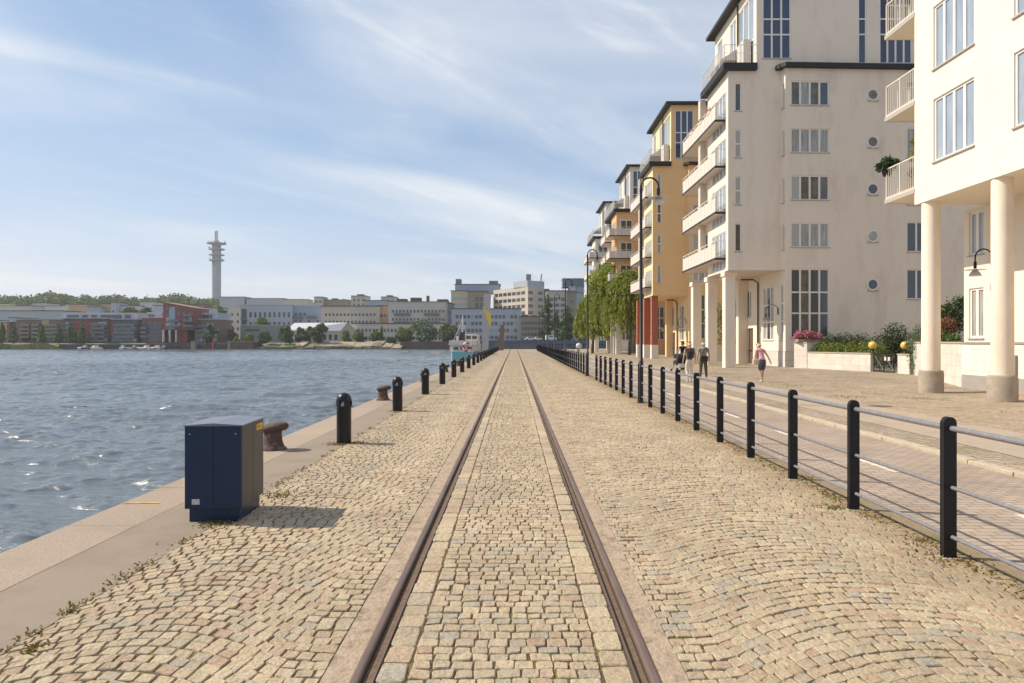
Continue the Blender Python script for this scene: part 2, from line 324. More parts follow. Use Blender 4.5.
# ------------------------------------------------------------------ ground
FX = lambda y: 3.32 + 0.0075 * y       # line of the fence
mat('ground_far_setts', (0.40, 0.32, 0.22), 0.9, col2=(0.33, 0.265, 0.19), nscale=7, bump=0.6, bscale=26, bdist=0.02)
def sett_shader(name, cols, scale, joint, jw=0.10, moss=0.0, rnd=0.55):
    m = bpy.data.materials.new(name); m.use_nodes = True; n = m.node_tree.nodes; l = m.node_tree.links; p = n['Principled BSDF']
    p.inputs['Roughness'].default_value = 0.88
    t = n.new('ShaderNodeTexCoord')
    ns = n.new('ShaderNodeTexNoise'); ns.inputs['Scale'].default_value = 3; l.new(t.outputs['Object'], ns.inputs[0])
    vm = n.new('ShaderNodeVectorMath'); vm.operation = 'MULTIPLY_ADD'; vm.inputs[1].default_value = (0.06, 0.06, 0); l.new(ns.outputs['Color'], vm.inputs[0]); l.new(t.outputs['Object'], vm.inputs[2])
    v = n.new('ShaderNodeTexVoronoi'); v.inputs['Scale'].default_value = scale; v.inputs['Randomness'].default_value = rnd; l.new(vm.outputs[0], v.inputs['Vector'])
    e = n.new('ShaderNodeTexVoronoi'); e.feature = 'DISTANCE_TO_EDGE'; e.inputs['Scale'].default_value = scale; e.inputs['Randomness'].default_value = rnd; l.new(vm.outputs[0], e.inputs['Vector'])
    sp = n.new('ShaderNodeSeparateColor'); l.new(v.outputs['Color'], sp.inputs[0])
    cr = n.new('ShaderNodeValToRGB'); cr.color_ramp.interpolation = 'LINEAR'
    while len(cr.color_ramp.elements) < len(cols): cr.color_ramp.elements.new(0.5)
    for i, c in enumerate(cols): cr.color_ramp.elements[i].position = i / (len(cols) - 1); cr.color_ramp.elements[i].color = (*c, 1)
    l.new(sp.outputs[0], cr.inputs[0])
    mr = n.new('ShaderNodeMapRange'); mr.inputs[1].default_value = 0.0; mr.inputs[2].default_value = jw; mr.interpolation_type = 'SMOOTHSTEP'; l.new(e.outputs['Distance'], mr.inputs[0])
    mx = n.new('ShaderNodeMix'); mx.data_type = 'RGBA'; mx.inputs[6].default_value = (*joint, 1); l.new(mr.outputs[0], mx.inputs[0]); l.new(cr.outputs[0], mx.inputs[7])
    big = n.new('ShaderNodeTexNoise'); big.inputs['Scale'].default_value = 0.5; big.inputs['Detail'].default_value = 6; l.new(t.outputs['Object'], big.inputs[0])
    br = n.new('ShaderNodeMapRange'); br.inputs[1].default_value = 0.3; br.inputs[2].default_value = 0.7; br.inputs[3].default_value = 0.82; br.inputs[4].default_value = 1.12; l.new(big.outputs[0], br.inputs[0])
    hs = n.new('ShaderNodeHueSaturation'); l.new(mx.outputs[2], hs.inputs['Color']); l.new(br.outputs[0], hs.inputs['Value']); last = hs.outputs[0]
    if moss:
        mn = n.new('ShaderNodeTexNoise'); mn.inputs['Scale'].default_value = 0.9; mn.inputs['Detail'].default_value = 8; mn.inputs['Roughness'].default_value = 0.7; l.new(t.outputs['Object'], mn.inputs[0])
        mm = n.new('ShaderNodeMapRange'); mm.inputs[1].default_value = 0.56; mm.inputs[2].default_value = 0.66; mm.inputs[4].default_value = moss; l.new(mn.outputs[0], mm.inputs[0])
        m2 = n.new('ShaderNodeMix'); m2.data_type = 'RGBA'; m2.inputs[7].default_value = (0.16, 0.15, 0.04, 1); l.new(mm.outputs[0], m2.inputs[0]); l.new(last, m2.inputs[6]); last = m2.outputs[2]
    l.new(last, p.inputs['Base Color'])
    bp = n.new('ShaderNodeBump'); bp.inputs['Distance'].default_value = 0.02; bp.inputs['Strength'].default_value = 0.8; l.new(mr.outputs[0], bp.inputs['Height']); l.new(bp.outputs[0], p.inputs['Normal'])
    MATS[name] = m; return m
sett_shader('setts_plaza', [(0.40, 0.31, 0.21), (0.30, 0.24, 0.17), (0.44, 0.36, 0.26), (0.36, 0.27, 0.19)], 9.5, (0.17, 0.125, 0.08), 0.07, moss=0.75)
sett_shader('setts_strip', [(0.36, 0.29, 0.21), (0.28, 0.23, 0.17), (0.40, 0.33, 0.25)], 7.0, (0.13, 0.10, 0.06), 0.08, moss=0.6, rnd=0.28)
sett_shader('setts_far', [(0.40, 0.32, 0.225), (0.34, 0.27, 0.195), (0.43, 0.35, 0.25)], 10.0, (0.20, 0.155, 0.10), 0.06)

def stone_mat():
    m = bpy.data.materials.new('granite_sett'); m.use_nodes = True; n = m.node_tree.nodes; l = m.node_tree.links; p = n['Principled BSDF']
    p.inputs['Roughness'].default_value = 0.78; p.inputs['Specular IOR Level'].default_value = 0.4
    g = n.new('ShaderNodeNewGeometry'); cr = n.new('ShaderNodeValToRGB'); cr.color_ramp.interpolation = 'LINEAR'
    cs = [(0.39, 0.33, 0.24), (0.45, 0.36, 0.235), (0.49, 0.40, 0.265), (0.42, 0.315, 0.205), (0.41, 0.345, 0.24), (0.485, 0.395, 0.265), (0.40, 0.28, 0.19), (0.51, 0.425, 0.29), (0.45, 0.35, 0.225), (0.37, 0.335, 0.265)]
    while len(cr.color_ramp.elements) < len(cs): cr.color_ramp.elements.new(0.5)
    for i, c in enumerate(cs): cr.color_ramp.elements[i].position = i / (len(cs) - 1); cr.color_ramp.elements[i].color = (*c, 1)
    l.new(g.outputs['Random Per Island'], cr.inputs[0])
    ns = n.new('ShaderNodeTexNoise'); ns.inputs['Scale'].default_value = 62; ns.inputs['Detail'].default_value = 7; ns.inputs['Roughness'].default_value = 0.8; l.new(g.outputs['Position'], ns.inputs[0])
    mr = n.new('ShaderNodeMapRange'); mr.inputs[1].default_value = 0.3; mr.inputs[2].default_value = 0.7; mr.inputs[3].default_value = 0.52; mr.inputs[4].default_value = 1.30; l.new(ns.outputs[0], mr.inputs[0])
    nb = n.new('ShaderNodeTexNoise'); nb.inputs['Scale'].default_value = 1.1; nb.inputs['Detail'].default_value = 5; l.new(g.outputs['Position'], nb.inputs[0])
    m3 = n.new('ShaderNodeMapRange'); m3.inputs[1].default_value = 0.3; m3.inputs[2].default_value = 0.7; m3.inputs[3].default_value = 0.86; m3.inputs[4].default_value = 1.12; l.new(nb.outputs[0], m3.inputs[0])
    mm = n.new('ShaderNodeMath'); mm.operation = 'MULTIPLY'; l.new(mr.outputs[0], mm.inputs[0]); l.new(m3.outputs[0], mm.inputs[1])
    hs = n.new('ShaderNodeHueSaturation'); l.new(cr.outputs[0], hs.inputs['Color']); l.new(mm.outputs[0], hs.inputs['Value'])
    # trodden soil on the stones along the foot of the fence
    sx = n.new('ShaderNodeSeparateXYZ'); l.new(g.outputs['Position'], sx.inputs[0]); dn = n.new('ShaderNodeTexNoise'); dn.inputs['Scale'].default_value = 2.6; dn.inputs['Detail'].default_value = 9; dn.inputs['Roughness'].default_value = 0.75; l.new(g.outputs['Position'], dn.inputs[0])
    ad = n.new('ShaderNodeMath'); ad.operation = 'MULTIPLY_ADD'; ad.inputs[1].default_value = 2.2; l.new(dn.outputs[0], ad.inputs[0]); l.new(sx.outputs[0], ad.inputs[2])
    dm = n.new('ShaderNodeMapRange'); dm.inputs[1].default_value = 3.9; dm.inputs[2].default_value = 4.75; dm.inputs[4].default_value = 0.8; l.new(ad.outputs[0], dm.inputs[0])
    dx_ = n.new('ShaderNodeMix'); dx_.data_type = 'RGBA'; dx_.inputs[7].default_value = (0.235, 0.165, 0.09, 1); l.new(dm.outputs[0], dx_.inputs[0]); l.new(hs.outputs[0], dx_.inputs[6]); l.new(dx_.outputs[2], p.inputs['Base Color'])
    b = n.new('ShaderNodeBump'); b.inputs['Strength'].default_value = 0.9; b.inputs['Distance'].default_value = 0.006; l.new(ns.outputs[0], b.inputs['Height'])
    n4 = n.new('ShaderNodeTexNoise'); n4.inputs['Scale'].default_value = 22; n4.inputs['Detail'].default_value = 3; l.new(g.outputs['Position'], n4.inputs[0])
    b2 = n.new('ShaderNodeBump'); b2.inputs['Strength'].default_value = 1.0; b2.inputs['Distance'].default_value = 0.016; l.new(n4.outputs[0], b2.inputs['Height']); l.new(b.outputs[0], b2.inputs['Normal'])
    l.new(b2.outputs[0], p.inputs['Normal']); MATS['granite_sett'] = m; return m
stone_mat()
mat('granite_border', (0.42, 0.335, 0.24), 0.85, col2=(0.33, 0.25, 0.175), nscale=26, detail=10, stain=(0.22, 0.165, 0.115), sscale=5, slo=0.5, shi=0.75, island=0.16, bump=0.9, bscale=60, bdist=0.008)
def joint_mat():
    m = bpy.data.materials.new('joint_sand'); m.use_nodes = True; n = m.node_tree.nodes; l = m.node_tree.links; p = n['Principled BSDF']; p.inputs['Roughness'].default_value = 0.95
    g = n.new('ShaderNodeNewGeometry')
    a = n.new('ShaderNodeTexNoise'); a.inputs['Scale'].default_value = 2.3; a.inputs['Detail'].default_value = 8; a.inputs['Roughness'].default_value = 0.75; l.new(g.outputs['Position'], a.inputs[0])
    mr = n.new('ShaderNodeMapRange'); mr.inputs[1].default_value = 0.50; mr.inputs[2].default_value = 0.62; l.new(a.outputs[0], mr.inputs[0])
    mx = n.new('ShaderNodeMix'); mx.data_type = 'RGBA'; mx.inputs[6].default_value = (0.10, 0.066, 0.038, 1); mx.inputs[7].default_value = (0.20, 0.18, 0.035, 1); l.new(mr.outputs[0], mx.inputs[0])
    c = n.new('ShaderNodeTexNoise'); c.inputs['Scale'].default_value = 70; c.inputs['Detail'].default_value = 3; l.new(g.outputs['Position'], c.inputs[0])
    m2 = n.new('ShaderNodeMapRange'); m2.inputs[1].default_value = 0.3; m2.inputs[2].default_value = 0.7; m2.inputs[3].default_value = 0.6; m2.inputs[4].default_value = 1.3; l.new(c.outputs[0], m2.inputs[0])
    hs = n.new('ShaderNodeHueSaturation'); l.new(mx.outputs[2], hs.inputs['Color']); l.new(m2.outputs[0], hs.inputs['Value']); l.new(hs.outputs[0], p.inputs['Base Color'])
    MATS['joint_sand'] = m
joint_mat()

SETT_END = 60.0
def sheet(name, quads, z, m, kind='structure'):
    mb = MB()
    for q in quads: mb.add([(x, y, z if zz is None else zz) for (x, y, zz) in [(*p, None) if len(p) == 2 else p for p in q]], [(0, 1, 2, 3)])
    return tag(mb.build(name, MATS[m] if isinstance(m, str) else m), kind=kind)

Y0, YE = -6.0, 150.0
# body of the quay (top just under the paving), with its wall to the water
mat('quay_wall_stone', (0.22, 0.19, 0.16), 0.85, col2=(0.14, 0.12, 0.10), nscale=2, bump=0.5, bscale=10, bdist=0.02)
mb = MB(); mb.box(-3.99, 400, Y0, YE, -3.0, -0.03); tag(mb.build('quay_body', MATS['quay_wall_stone']), kind='structure')
sheet('paving_bed', [[(a_, Y0), (b_, Y0), (b_ if b_ < 3 else FX(SETT_END) + 0.2, SETT_END), (a_, SETT_END)] for a_, b_ in ((-2.74, -0.815), (-0.692, 0.604), (0.727, FX(Y0) + 0.25))], -0.0095, 'joint_sand')
sheet('quay_paving', [[(-2.74, SETT_END), (-0.955, SETT_END), (-0.955, YE), (-2.74, YE)], [(-0.68, SETT_END), (0.60, SETT_END), (0.60, YE), (-0.68, YE)],
                       [(0.865, SETT_END), (FX(SETT_END) + 0.2, SETT_END), (FX(YE) + 0.2, YE), (0.865, YE)]], -0.001, 'setts_far')

def stone_rows():
    near, far, big = [], [], []
    rg = np.random.default_rng(3)
    def emit(q, joint, ymid):
        (big if joint == 0.0101 else near if ymid < 13 else far).append((q, joint))
    ymax = SETT_END
    # between the rails: transverse courses
    y = 0.6
    while y < ymax:
        h = 0.092 * (0.86 + 0.3 * rg.random()); xs = [-0.53]
        while xs[-1] < 0.44 - 0.05: xs.append(xs[-1] + 0.098 * (0.78 + 0.46 * rg.random()))
        xs[-1] = 0.44
        jy = rg.normal(0, 0.004, len(xs))
        for i in range(len(xs) - 1):
            emit([(xs[i], y + jy[i]), (xs[i + 1], y + jy[i + 1]), (xs[i + 1], y + h + jy[i + 1]), (xs[i], y + h + jy[i])], 0.011, y)
        y += h
    # long stones beside the rails
    for x0, x1, l0 in ((-0.685, -0.535, 0.19), (0.445, 0.595, 0.19)):
        y = 0.5
        while y < ymax:
            h = l0 * (0.8 + 0.45 * rg.random()); emit([(x0, y), (x1, y), (x1, y + h), (x0, y + h)], 0.010, y); y += h
    # fan-like courses: every course runs straight beside the rail and then swings over an arch
    def courses(xa, xb, f, pitch, ln, taper=0.0):
        for k in range(int(-1.2 / pitch), int((ymax + 0.2) / pitch)):
            yk = k * pitch; x1 = xb + taper * max(yk, 0); xs = [xa]; x = xa + (0.5 if k % 2 else 1.0) * ln * (0.85 + 0.3 * rg.random())
            while x < x1 - 0.045:
                xs.append(x); sl = (f(x + 0.01) - f(x - 0.01)) / 0.02; x += ln * (0.80 + 0.42 * rg.random()) / math.sqrt(1 + 0.6 * sl * sl)
            xs.append(x1); wob = rg.normal(0, 0.004); pts = [(q, yk + f(q) + wob + rg.normal(0, 0.0045)) for q in xs]
            for i in range(len(pts) - 1):
                (x0, y0), (x1_, y1) = pts[i], pts[i + 1]
                if y0 > ymax or y0 < 0.3: continue
                # side joints lean with the arch
                sl = ((y1 - y0) / (x1_ - x0)) * 0.38 * pitch; a_ = sl if i > 0 else 0; b_ = sl if i < len(pts) - 2 else 0
                emit([(x0, y0), (x1_, y1), (x1_ - b_, y1 + pitch), (x0 - a_, y0 + pitch)], 0.012, y0)
    def arch(c, hw, A):
        def f(x):
            t = (x - c) / hw; v = A * (1 - abs(t) ** 1.9)
            return v if v > 0.06 else 0.06 * math.exp((v - 0.06) / 0.06) if v > -0.5 else 0.0
        return f
    courses(-2.735, -0.955, arch(-2.02, 0.80, 0.36), 0.094, 0.100)
    courses(0.865, 3.50, arch(2.25, 1.12, 0.52), 0.094, 0.102, taper=0.0075)
    return near, far, big
def stones_mesh(lst, name, n8, seed, mt='granite_sett'):
    rg = np.random.default_rng(seed); Q = np.array([q for q, j in lst], float); J = np.array([j for q, j in lst]); n = len(Q)
    C = Q.mean(1, keepdims=True); D = Q - C; ln = np.linalg.norm(D, axis=2, keepdims=True)
    Q = C + D * (1 - (J[:, None, None] * 0.58) / ln) + rg.normal(0, 0.0038, Q.shape)
    hz = rg.normal(0, 0.0017, n)[:, None]
    tilt = rg.normal(0, 0.018, (n, 2))
    if n8:
        # each corner becomes two points
        nx = np.roll(Q, -1, 1); pv = np.roll(Q, 1, 1); t = 0.05 + 0.08 * rg.random((n, 4, 1))
        A = Q + (pv - Q) * t; B = Q + (nx - Q) * t
        ring = np.stack([A, B], 2).reshape(n, 8, 2) + rg.normal(0, 0.0013, (n, 8, 2)); k = 8
    else: ring = Q; k = 4
    C = ring.mean(1, keepdims=True)
    def lvl(sc, z, jit):
        P = C + (ring - C) * sc; d = P - C
        zz = z + hz + (d * tilt[:, None, :]).sum(2) + (rg.normal(0, jit, (n, k)) if jit else 0)
        return np.concatenate([P, np.broadcast_to(zz[..., None], (n, k, 1))], 2)
    L0 = lvl(1.03, -0.022, 0); L1 = lvl(1.0, -0.0055, 0.0012); L2 = lvl(0.915, 0.0, 0.0012)
    levels = [L0, L1, L2]
    V = np.concatenate(levels, 1).reshape(-1, 3); m = len(levels) * k
    base = (np.arange(n) * m)[:, None, None]
    quads = []
    for li in range(len(levels) - 1):
        for i in range(k): quads.append((li * k + i, li * k + (i + 1) % k, (li + 1) * k + (i + 1) % k, (li + 1) * k + i))
    t0 = 2 * k
    if k == 8: quads += [(t0, t0 + 1, t0 + 2, t0 + 3), (t0, t0 + 3, t0 + 4, t0 + 7), (t0 + 7, t0 + 4, t0 + 5, t0 + 6)]
    else: quads += [(t0, t0 + 1, t0 + 2, t0 + 3)]
    F = (np.array(quads)[None] + base).reshape(-1, 4)
    o = np_mesh(name, V, F, MATS[mt]); return tag(o, kind='structure')
mat('rail_strip', (0.42, 0.33, 0.235), 0.9, col2=(0.31, 0.235, 0.165), nscale=9, detail=11, stain=(0.17, 0.12, 0.075), sscale=7, slo=0.50, shi=0.70, bump=0.9, bscale=34, bdist=0.016)
for xa_, xb_ in ((-0.955, -0.809), (0.721, 0.865)): sheet('rail_strip', [[(xa_, Y0), (xb_, Y0), (xb_, YE), (xa_, YE)]], -0.003, 'rail_strip')
_n, _f, _b = stone_rows()
stones_mesh(_n, 'cobblestone_paving', True, 1); stones_mesh(_f, 'cobblestone_paving', False, 2)

# cap stones and asphalt strip along the water
mat('cap_granite', (0.24, 0.185, 0.135), 0.85, col2=(0.40, 0.325, 0.25), nscale=55, detail=3, stain=(0.26, 0.185, 0.125), sscale=1.3, slo=0.5, shi=0.8, island=0.06, bump=0.7, bscale=45, bdist=0.008)
mb = MB(); y = Y0
while y < YE:
    l_ = random.uniform(1.5, 2.3); e = min(y + l_, YE); mb.box(-4.05, -3.425, y + 0.005, e - 0.005, -0.42, 0.0015 + random.uniform(-0.001, 0.001)); y = e
tag(mb.build('quay_edge', MATS['cap_granite'], bevel=0.004), kind='structure')
mat('strip_asphalt', (0.235, 0.19, 0.142), 0.9, col2=(0.275, 0.225, 0.17), nscale=110, detail=6, stain=(0.19, 0.15, 0.11), sscale=1.8, slo=0.45, shi=0.8, bump=0.5, bscale=90, bdist=0.004)
sheet('asphalt_strip', [[(-3.427, Y0), (-2.735, Y0), (-2.735, YE), (-3.427, YE)]], -0.001, 'strip_asphalt')

mat('mark_yellow', (0.62, 0.44, 0.08), 0.8, stain=(0.30, 0.23, 0.15), sscale=12, slo=0.45, shi=0.6)
sheet('paint_mark', [[(-4.04, 7.0), (-3.66, 7.02), (-3.66, 7.055), (-4.04, 7.035)]], 0.0065, 'mark_yellow')
# rails
mat('rail_rust', (0.115, 0.078, 0.062), 0.50, col2=(0.185, 0.13, 0.10), nscale=14, metal=0.15, bump=0.3, bscale=80, bdist=0.002, stretch=(1, 0.15, 1))
mat('groove_dirt', (0.11, 0.07, 0.045), 0.95, col2=(0.19, 0.13, 0.08), nscale=25, detail=8, bump=0.8, bscale=60, bdist=0.01)
mb = MB(); gd = MB()
for a, b, c, d in ((-0.817, -0.753, -0.700, -0.690), (0.729, 0.665, 0.612, 0.602)):
    lo, hi = min(a, b), max(a, b)
    pts = [(lo + 0.022, 0.012), (lo + 0.013, 0.009), (lo + 0.008, 0.001), (lo + 0.007, -0.05), (hi - 0.004, -0.05), (hi - 0.005, 0.001), (hi - 0.011, 0.009), (hi - 0.020, 0.012)]
    vs = [(x, Y0, z) for x, z in pts] + [(x, YE, z) for x, z in pts]; n_ = len(pts)
    mb.add(vs, [(i, (i + 1) % n_, n_ + (i + 1) % n_, n_ + i) for i in range(n_)] + [tuple(range(n_))], 0)
    lo2, hi2 = min(c, d), max(c, d); mb.box(lo2, hi2, Y0, YE, -0.05, 0.004)
    g0, g1 = (b, c) if b < c else (c, b); gd.add([(g0, Y0, -0.020), (g1, Y0, -0.020), (g1, YE, -0.020), (g0, YE, -0.020)], [(0, 1, 2, 3)])
tag(mb.build('railway_track', MATS['rail_rust']), kind='structure')
tag(gd.build('track_groove', MATS['groove_dirt']), kind='structure')

# street right of the fence
def brick_mat():
    m = bpy.data.materials.new('street_bricks'); m.use_nodes = True; n = m.node_tree.nodes; l = m.node_tree.links; p = n['Principled BSDF']; p.inputs['Roughness'].default_value = 0.85
    t = n.new('ShaderNodeTexCoord'); b = n.new('ShaderNodeTexBrick'); b.inputs['Scale'].default_value = 1.0
    b.inputs['Brick Width'].default_value = 0.21; b.inputs['Row Height'].default_value = 0.10; b.inputs['Mortar Size'].default_value = 0.008
    b.inputs['Color1'].default_value = (0.32, 0.255, 0.20, 1); b.inputs['Color2'].default_value = (0.39, 0.31, 0.245, 1); b.inputs['Mortar'].default_value = (0.19, 0.15, 0.115, 1)
    l.new(t.outputs['Object'], b.inputs[0])
    ns = n.new('ShaderNodeTexNoise'); ns.inputs['Scale'].default_value = 0.8; ns.inputs['Detail'].default_value = 7; l.new(t.outputs['Object'], ns.inputs[0])
    mr = n.new('ShaderNodeMapRange'); mr.inputs[1].default_value = 0.3; mr.inputs[2].default_value = 0.7; mr.inputs[3].default_value = 0.85; mr.inputs[4].default_value = 1.15; l.new(ns.outputs[0], mr.inputs[0])
    hs = n.new('ShaderNodeHueSaturation'); l.new(b.outputs[0], hs.inputs['Color']); l.new(mr.outputs[0], hs.inputs['Value']); l.new(hs.outputs[0], p.inputs['Base Color'])
    bp = n.new('ShaderNodeBump'); bp.invert = True; bp.inputs['Distance'].default_value = 0.006; l.new(b.outputs['Fac'], bp.inputs['Height']); l.new(bp.outputs[0], p.inputs['Normal'])
    MATS['street_bricks'] = m
brick_mat()
mat('walk_asphalt', (0.34, 0.275, 0.21), 0.9, col2=(0.38, 0.31, 0.24), nscale=40, stain=(0.25, 0.19, 0.14), sscale=0.7, slo=0.5, shi=0.8, bump=0.4, bscale=80, bdist=0.004)
mat('kerb_stone', (0.48, 0.41, 0.30), 0.85, col2=(0.38, 0.32, 0.24), nscale=14, stain=(0.25, 0.18, 0.12), sscale=2, slo=0.55, shi=0.8, bump=0.5, bscale=40, bdist=0.006)
mat('road_paint', (0.66, 0.60, 0.50), 0.8, stain=(0.36, 0.29, 0.23), sscale=5, slo=0.42, shi=0.75)
SK = lambda x, y: x + 0.0075 * y
def strip(name, xa, xb, z, m, y0=Y0, y1=YE, z2=None):
    mb = MB(); mb.add([(SK(xa, y0), y0, z), (SK(xb, y0), y0, z if z2 is None else z2), (SK(xb, y1), y1, z if z2 is None else z2), (SK(xa, y1), y1, z)], [(0, 1, 2, 3)])
    return tag(mb.build(name, MATS[m]), kind='structure')
strip('bicycle_road', 3.63, 6.12, 0.0, 'street_bricks')
strip('cobblestone_strip', 6.30, 7.15, 0.01, 'setts_strip')
strip('walkway', 7.15, 9.1, 0.014, 'walk_asphalt')
strip('cobblestone_plaza', 9.1, 13.6, 0.012, 'setts_plaza', z2=0.04)
strip('cobblestone_plaza', 13.6, 16.4, 0.04, 'setts_plaza', z2=0.12)
strip('courtyard_ground', 16.4, 120, 0.118, 'setts_plaza', z2=0.3)
def kerb(xa, wd, z0, z1, name):
    mb = MB(); y = Y0
    while y < 120:
        e = y + random.uniform(0.8, 1.15); jz = random.uniform(-0.006, 0.006); jx = random.uniform(-0.008, 0.008)
        vs = [(SK(xa, y) + jx, y + 0.006, z0), (SK(xa + wd, y) + jx, y + 0.006, z0), (SK(xa + wd, e) + jx, e - 0.006, z0), (SK(xa, e) + jx, e - 0.006, z0)]
        vs += [(a, b, z1 + jz) for a, b, c in vs]
        mb.add(vs, [(0, 1, 5, 4), (1, 2, 6, 5), (2, 3, 7, 6), (3, 0, 4, 7), (4, 5, 6, 7)]); y = e
    tag(mb.build(name, MATS['kerb_stone'], bevel=0.01), kind='structure')
kerb(6.13, 0.16, -0.05, 0.055, 'kerb')
mat('verge_soil', (0.20, 0.145, 0.085), 0.95, col2=(0.30, 0.225, 0.14), nscale=12, detail=9, stain=(0.13, 0.13, 0.035), sscale=3, slo=0.5, shi=0.65, bump=0.9, bscale=50, bdist=0.012)
strip('verge', 3.49, 3.64, 0.002, 'verge_soil')
mb = MB(); y = -0.6
while y < 110:
    x = SK(4.78, y); mb.box(x, x + 0.10, y, y + 1.0, 0.001, 0.005); y += 3.1
tag(mb.build('lane_marking', MATS['road_paint']), kind='structure')

# ------------------------------------------------------------------ things on the quay
mat('cabinet_blue', (0.006, 0.020, 0.055), 0.4, col2=(0.008, 0.026, 0.066), nscale=3, spec=0.35, stain=(0.014, 0.03, 0.07), sscale=2, slo=0.55, shi=0.9)
mat('cabinet_side', (0.020, 0.030, 0.052), 0.38, col2=(0.034, 0.040, 0.055), nscale=2.2, spec=0.35, stain=(0.05, 0.053, 0.06), sscale=2.6, slo=0.55, shi=0.95, stretch=(1, 1, 0.4))
mat('cabinet_lid', (0.13, 0.15, 0.20), 0.45, col2=(0.17, 0.19, 0.24), nscale=3)
mat('sticker_pale', (0.55, 0.55, 0.55), 0.6, stain=(0.2, 0.2, 0.22), sscale=60, slo=0.5, shi=0.6)
mat('sticker_yellow', (0.75, 0.50, 0.03), 0.5)
mat('sticker_mark', (0.05, 0.04, 0.02), 0.6)
mat('screw', (0.5, 0.5, 0.5), 0.4, metal=0.8)
def cabinet():
    t = empty('utility_cabinet', 'dark blue electrical cabinet standing on the quay by the water', 'cabinet', (-2.78, 6.30, 0), R(3.4))
    x0, x1, y0, y1 = -0.257, 0.257, 0.0, 0.66
    m = MB(); m.box(x0 + 0.03, x1 - 0.03, y0 + 0.03, y1 - 0.03, -0.01, 0.13); m.build('plinth', MATS['cabinet_blue'], t, 0.003)
    m = MB(); m.box(x0 + 0.006, x1 - 0.006, y0 + 0.006, y1 - 0.006, 0.128, 0.885); m.build('body', MATS['cabinet_side'], t)
    fr = MB(); fr.box(x0, -0.0035, y0, y0 + 0.02, 0.125, 0.888); p1 = fr.build('front_panel', MATS['cabinet_blue'], t, 0.003)
    fr = MB(); fr.box(0.0035, x1, y0, y0 + 0.02, 0.125, 0.888); p2 = fr.build('front_panel', MATS['cabinet_blue'], t, 0.003)
    for (a, b) in ((y0 + 0.021, 0.327), (0.333, y1)):
        sm = MB(); sm.box(x1 - 0.02, x1, a, b, 0.125, 0.888); q = sm.build('side_panel', MATS['cabinet_side'], t, 0.003)
        if a > 0.3:
            k = MB(); k.box(x1, x1 + 0.002, 0.44, 0.62, 0.79, 0.85); k.build('warning_label', MATS['sticker_yellow'], q)
            k = MB()
            for i in range(3): k.box(x1 + 0.0015, x1 + 0.003, 0.455, 0.60 - 0.03 * i, 0.805 + 0.014 * i, 0.811 + 0.014 * i)
            k.build('label_print', MATS['sticker_mark'], q)
    lid = MB(); n0, n1 = x0 - 0.012, x1 + 0.012
    lid.prism([(n0, y0 - 0.012), (0, y0 - 0.012), (n1, y0 - 0.012), (n1, y1 + 0.012), (0, y1 + 0.012), (n0, y1 + 0.012)], 0.888, 0.90, ztop=[0.897, 0.915, 0.897, 0.897, 0.915, 0.897])
    lid.build('lid', MATS['cabinet_lid'], t, 0.002)
    for px, xx in ((p1, x0 + 0.045), (p2, x1 - 0.055)):
        k = MB(); k.tube([(xx, y0 - 0.004, 0.815), (xx, y0 + 0.002, 0.815)], 0.006, 10); k.build('screw', MATS['screw'], px)
    k = MB(); k.box(x0 + 0.065, x0 + 0.135, y0 - 0.0015, y0 + 0.001, 0.165, 0.215); k.build('label_plate', MATS['sticker_pale'], p1)
    sm = MB()
    for i in range(2): sm.box(x0 - 0.001, x0 + 0.006, y0 + 0.022 + i * 0.32, y0 + 0.335 + i * 0.32, 0.125, 0.888)
    sm.build('side_panel', MATS['cabinet_side'], t)
cabinet()

mat('lens', (0.75, 0.74, 0.70), 0.25)
def bollard_proto():
    t = empty('bollard', 'nearest black dome-topped bollard light on the quay, weeds at its foot', 'bollard', (0, 0, 0), group='black bollards along the edge of the quay')
    m = MB(); m.lathe([(0.118, -0.02), (0.119, 0.0), (0.119, 0.575), (0.121, 0.58), (0.122, 0.60), (0.118, 0.612), (0.07, 0.615)], 28); m.build('post', MATS['black_paint'], t)
    # head: dome carried on four fins round a pale lens
    h = MB(); prof = [(0.02, 0.700)] + [(0.123 * math.cos(a), 0.705 + 0.125 * math.sin(a)) for a in [R(x) for x in range(0, 91, 9)]]
    prof[-1] = (0.004, prof[-1][1])
    h.lathe([(0.06, 0.690), (0.124, 0.690)] + prof[1:], 28)
    for k in range(4):
        a = R(45 + 90 * k); c, s_ = math.cos(a), math.sin(a)
        M = Matrix(((c, -s_, 0, 0), (s_, c, 0, 0), (0, 0, 1, 0), (0, 0, 0, 1)))
        h.prism([(c * 0.05 - s_ * -w_, s_ * 0.05 + c * -w_) if False else (c * r_ - s_ * w_, s_ * r_ + c * w_) for r_, w_ in ((0.05, -0.012), (0.118, -0.055), (0.122, 0), (0.118, 0.055), (0.05, 0.012))], 0.610, 0.694)
    h.build('dome_head', MATS['black_paint'], t)
    l_ = MB(); l_.lathe([(0.085, 0.612), (0.045, 0.694)], 20); l_.build('lens', MATS['lens'], t)
    return t
bp0 = bollard_proto()
BY = [11.24 + 5.2 * i for i in range(6)]
while BY[-1] < 132: BY.append(BY[-1] + 5.45)
for i, y in enumerate(BY):
    o = bp0 if i == 0 else copy_tree(bp0); o.location = (-2.79 - 0.001 * y, y, 0); o.rotation_euler.z = random.uniform(-0.1, 0.1)
    if i: o['label'] = ORD[i] + ' black dome-topped bollard from the camera along the quay edge' if i < len(ORD) else 'one of the small last black bollards'
del i

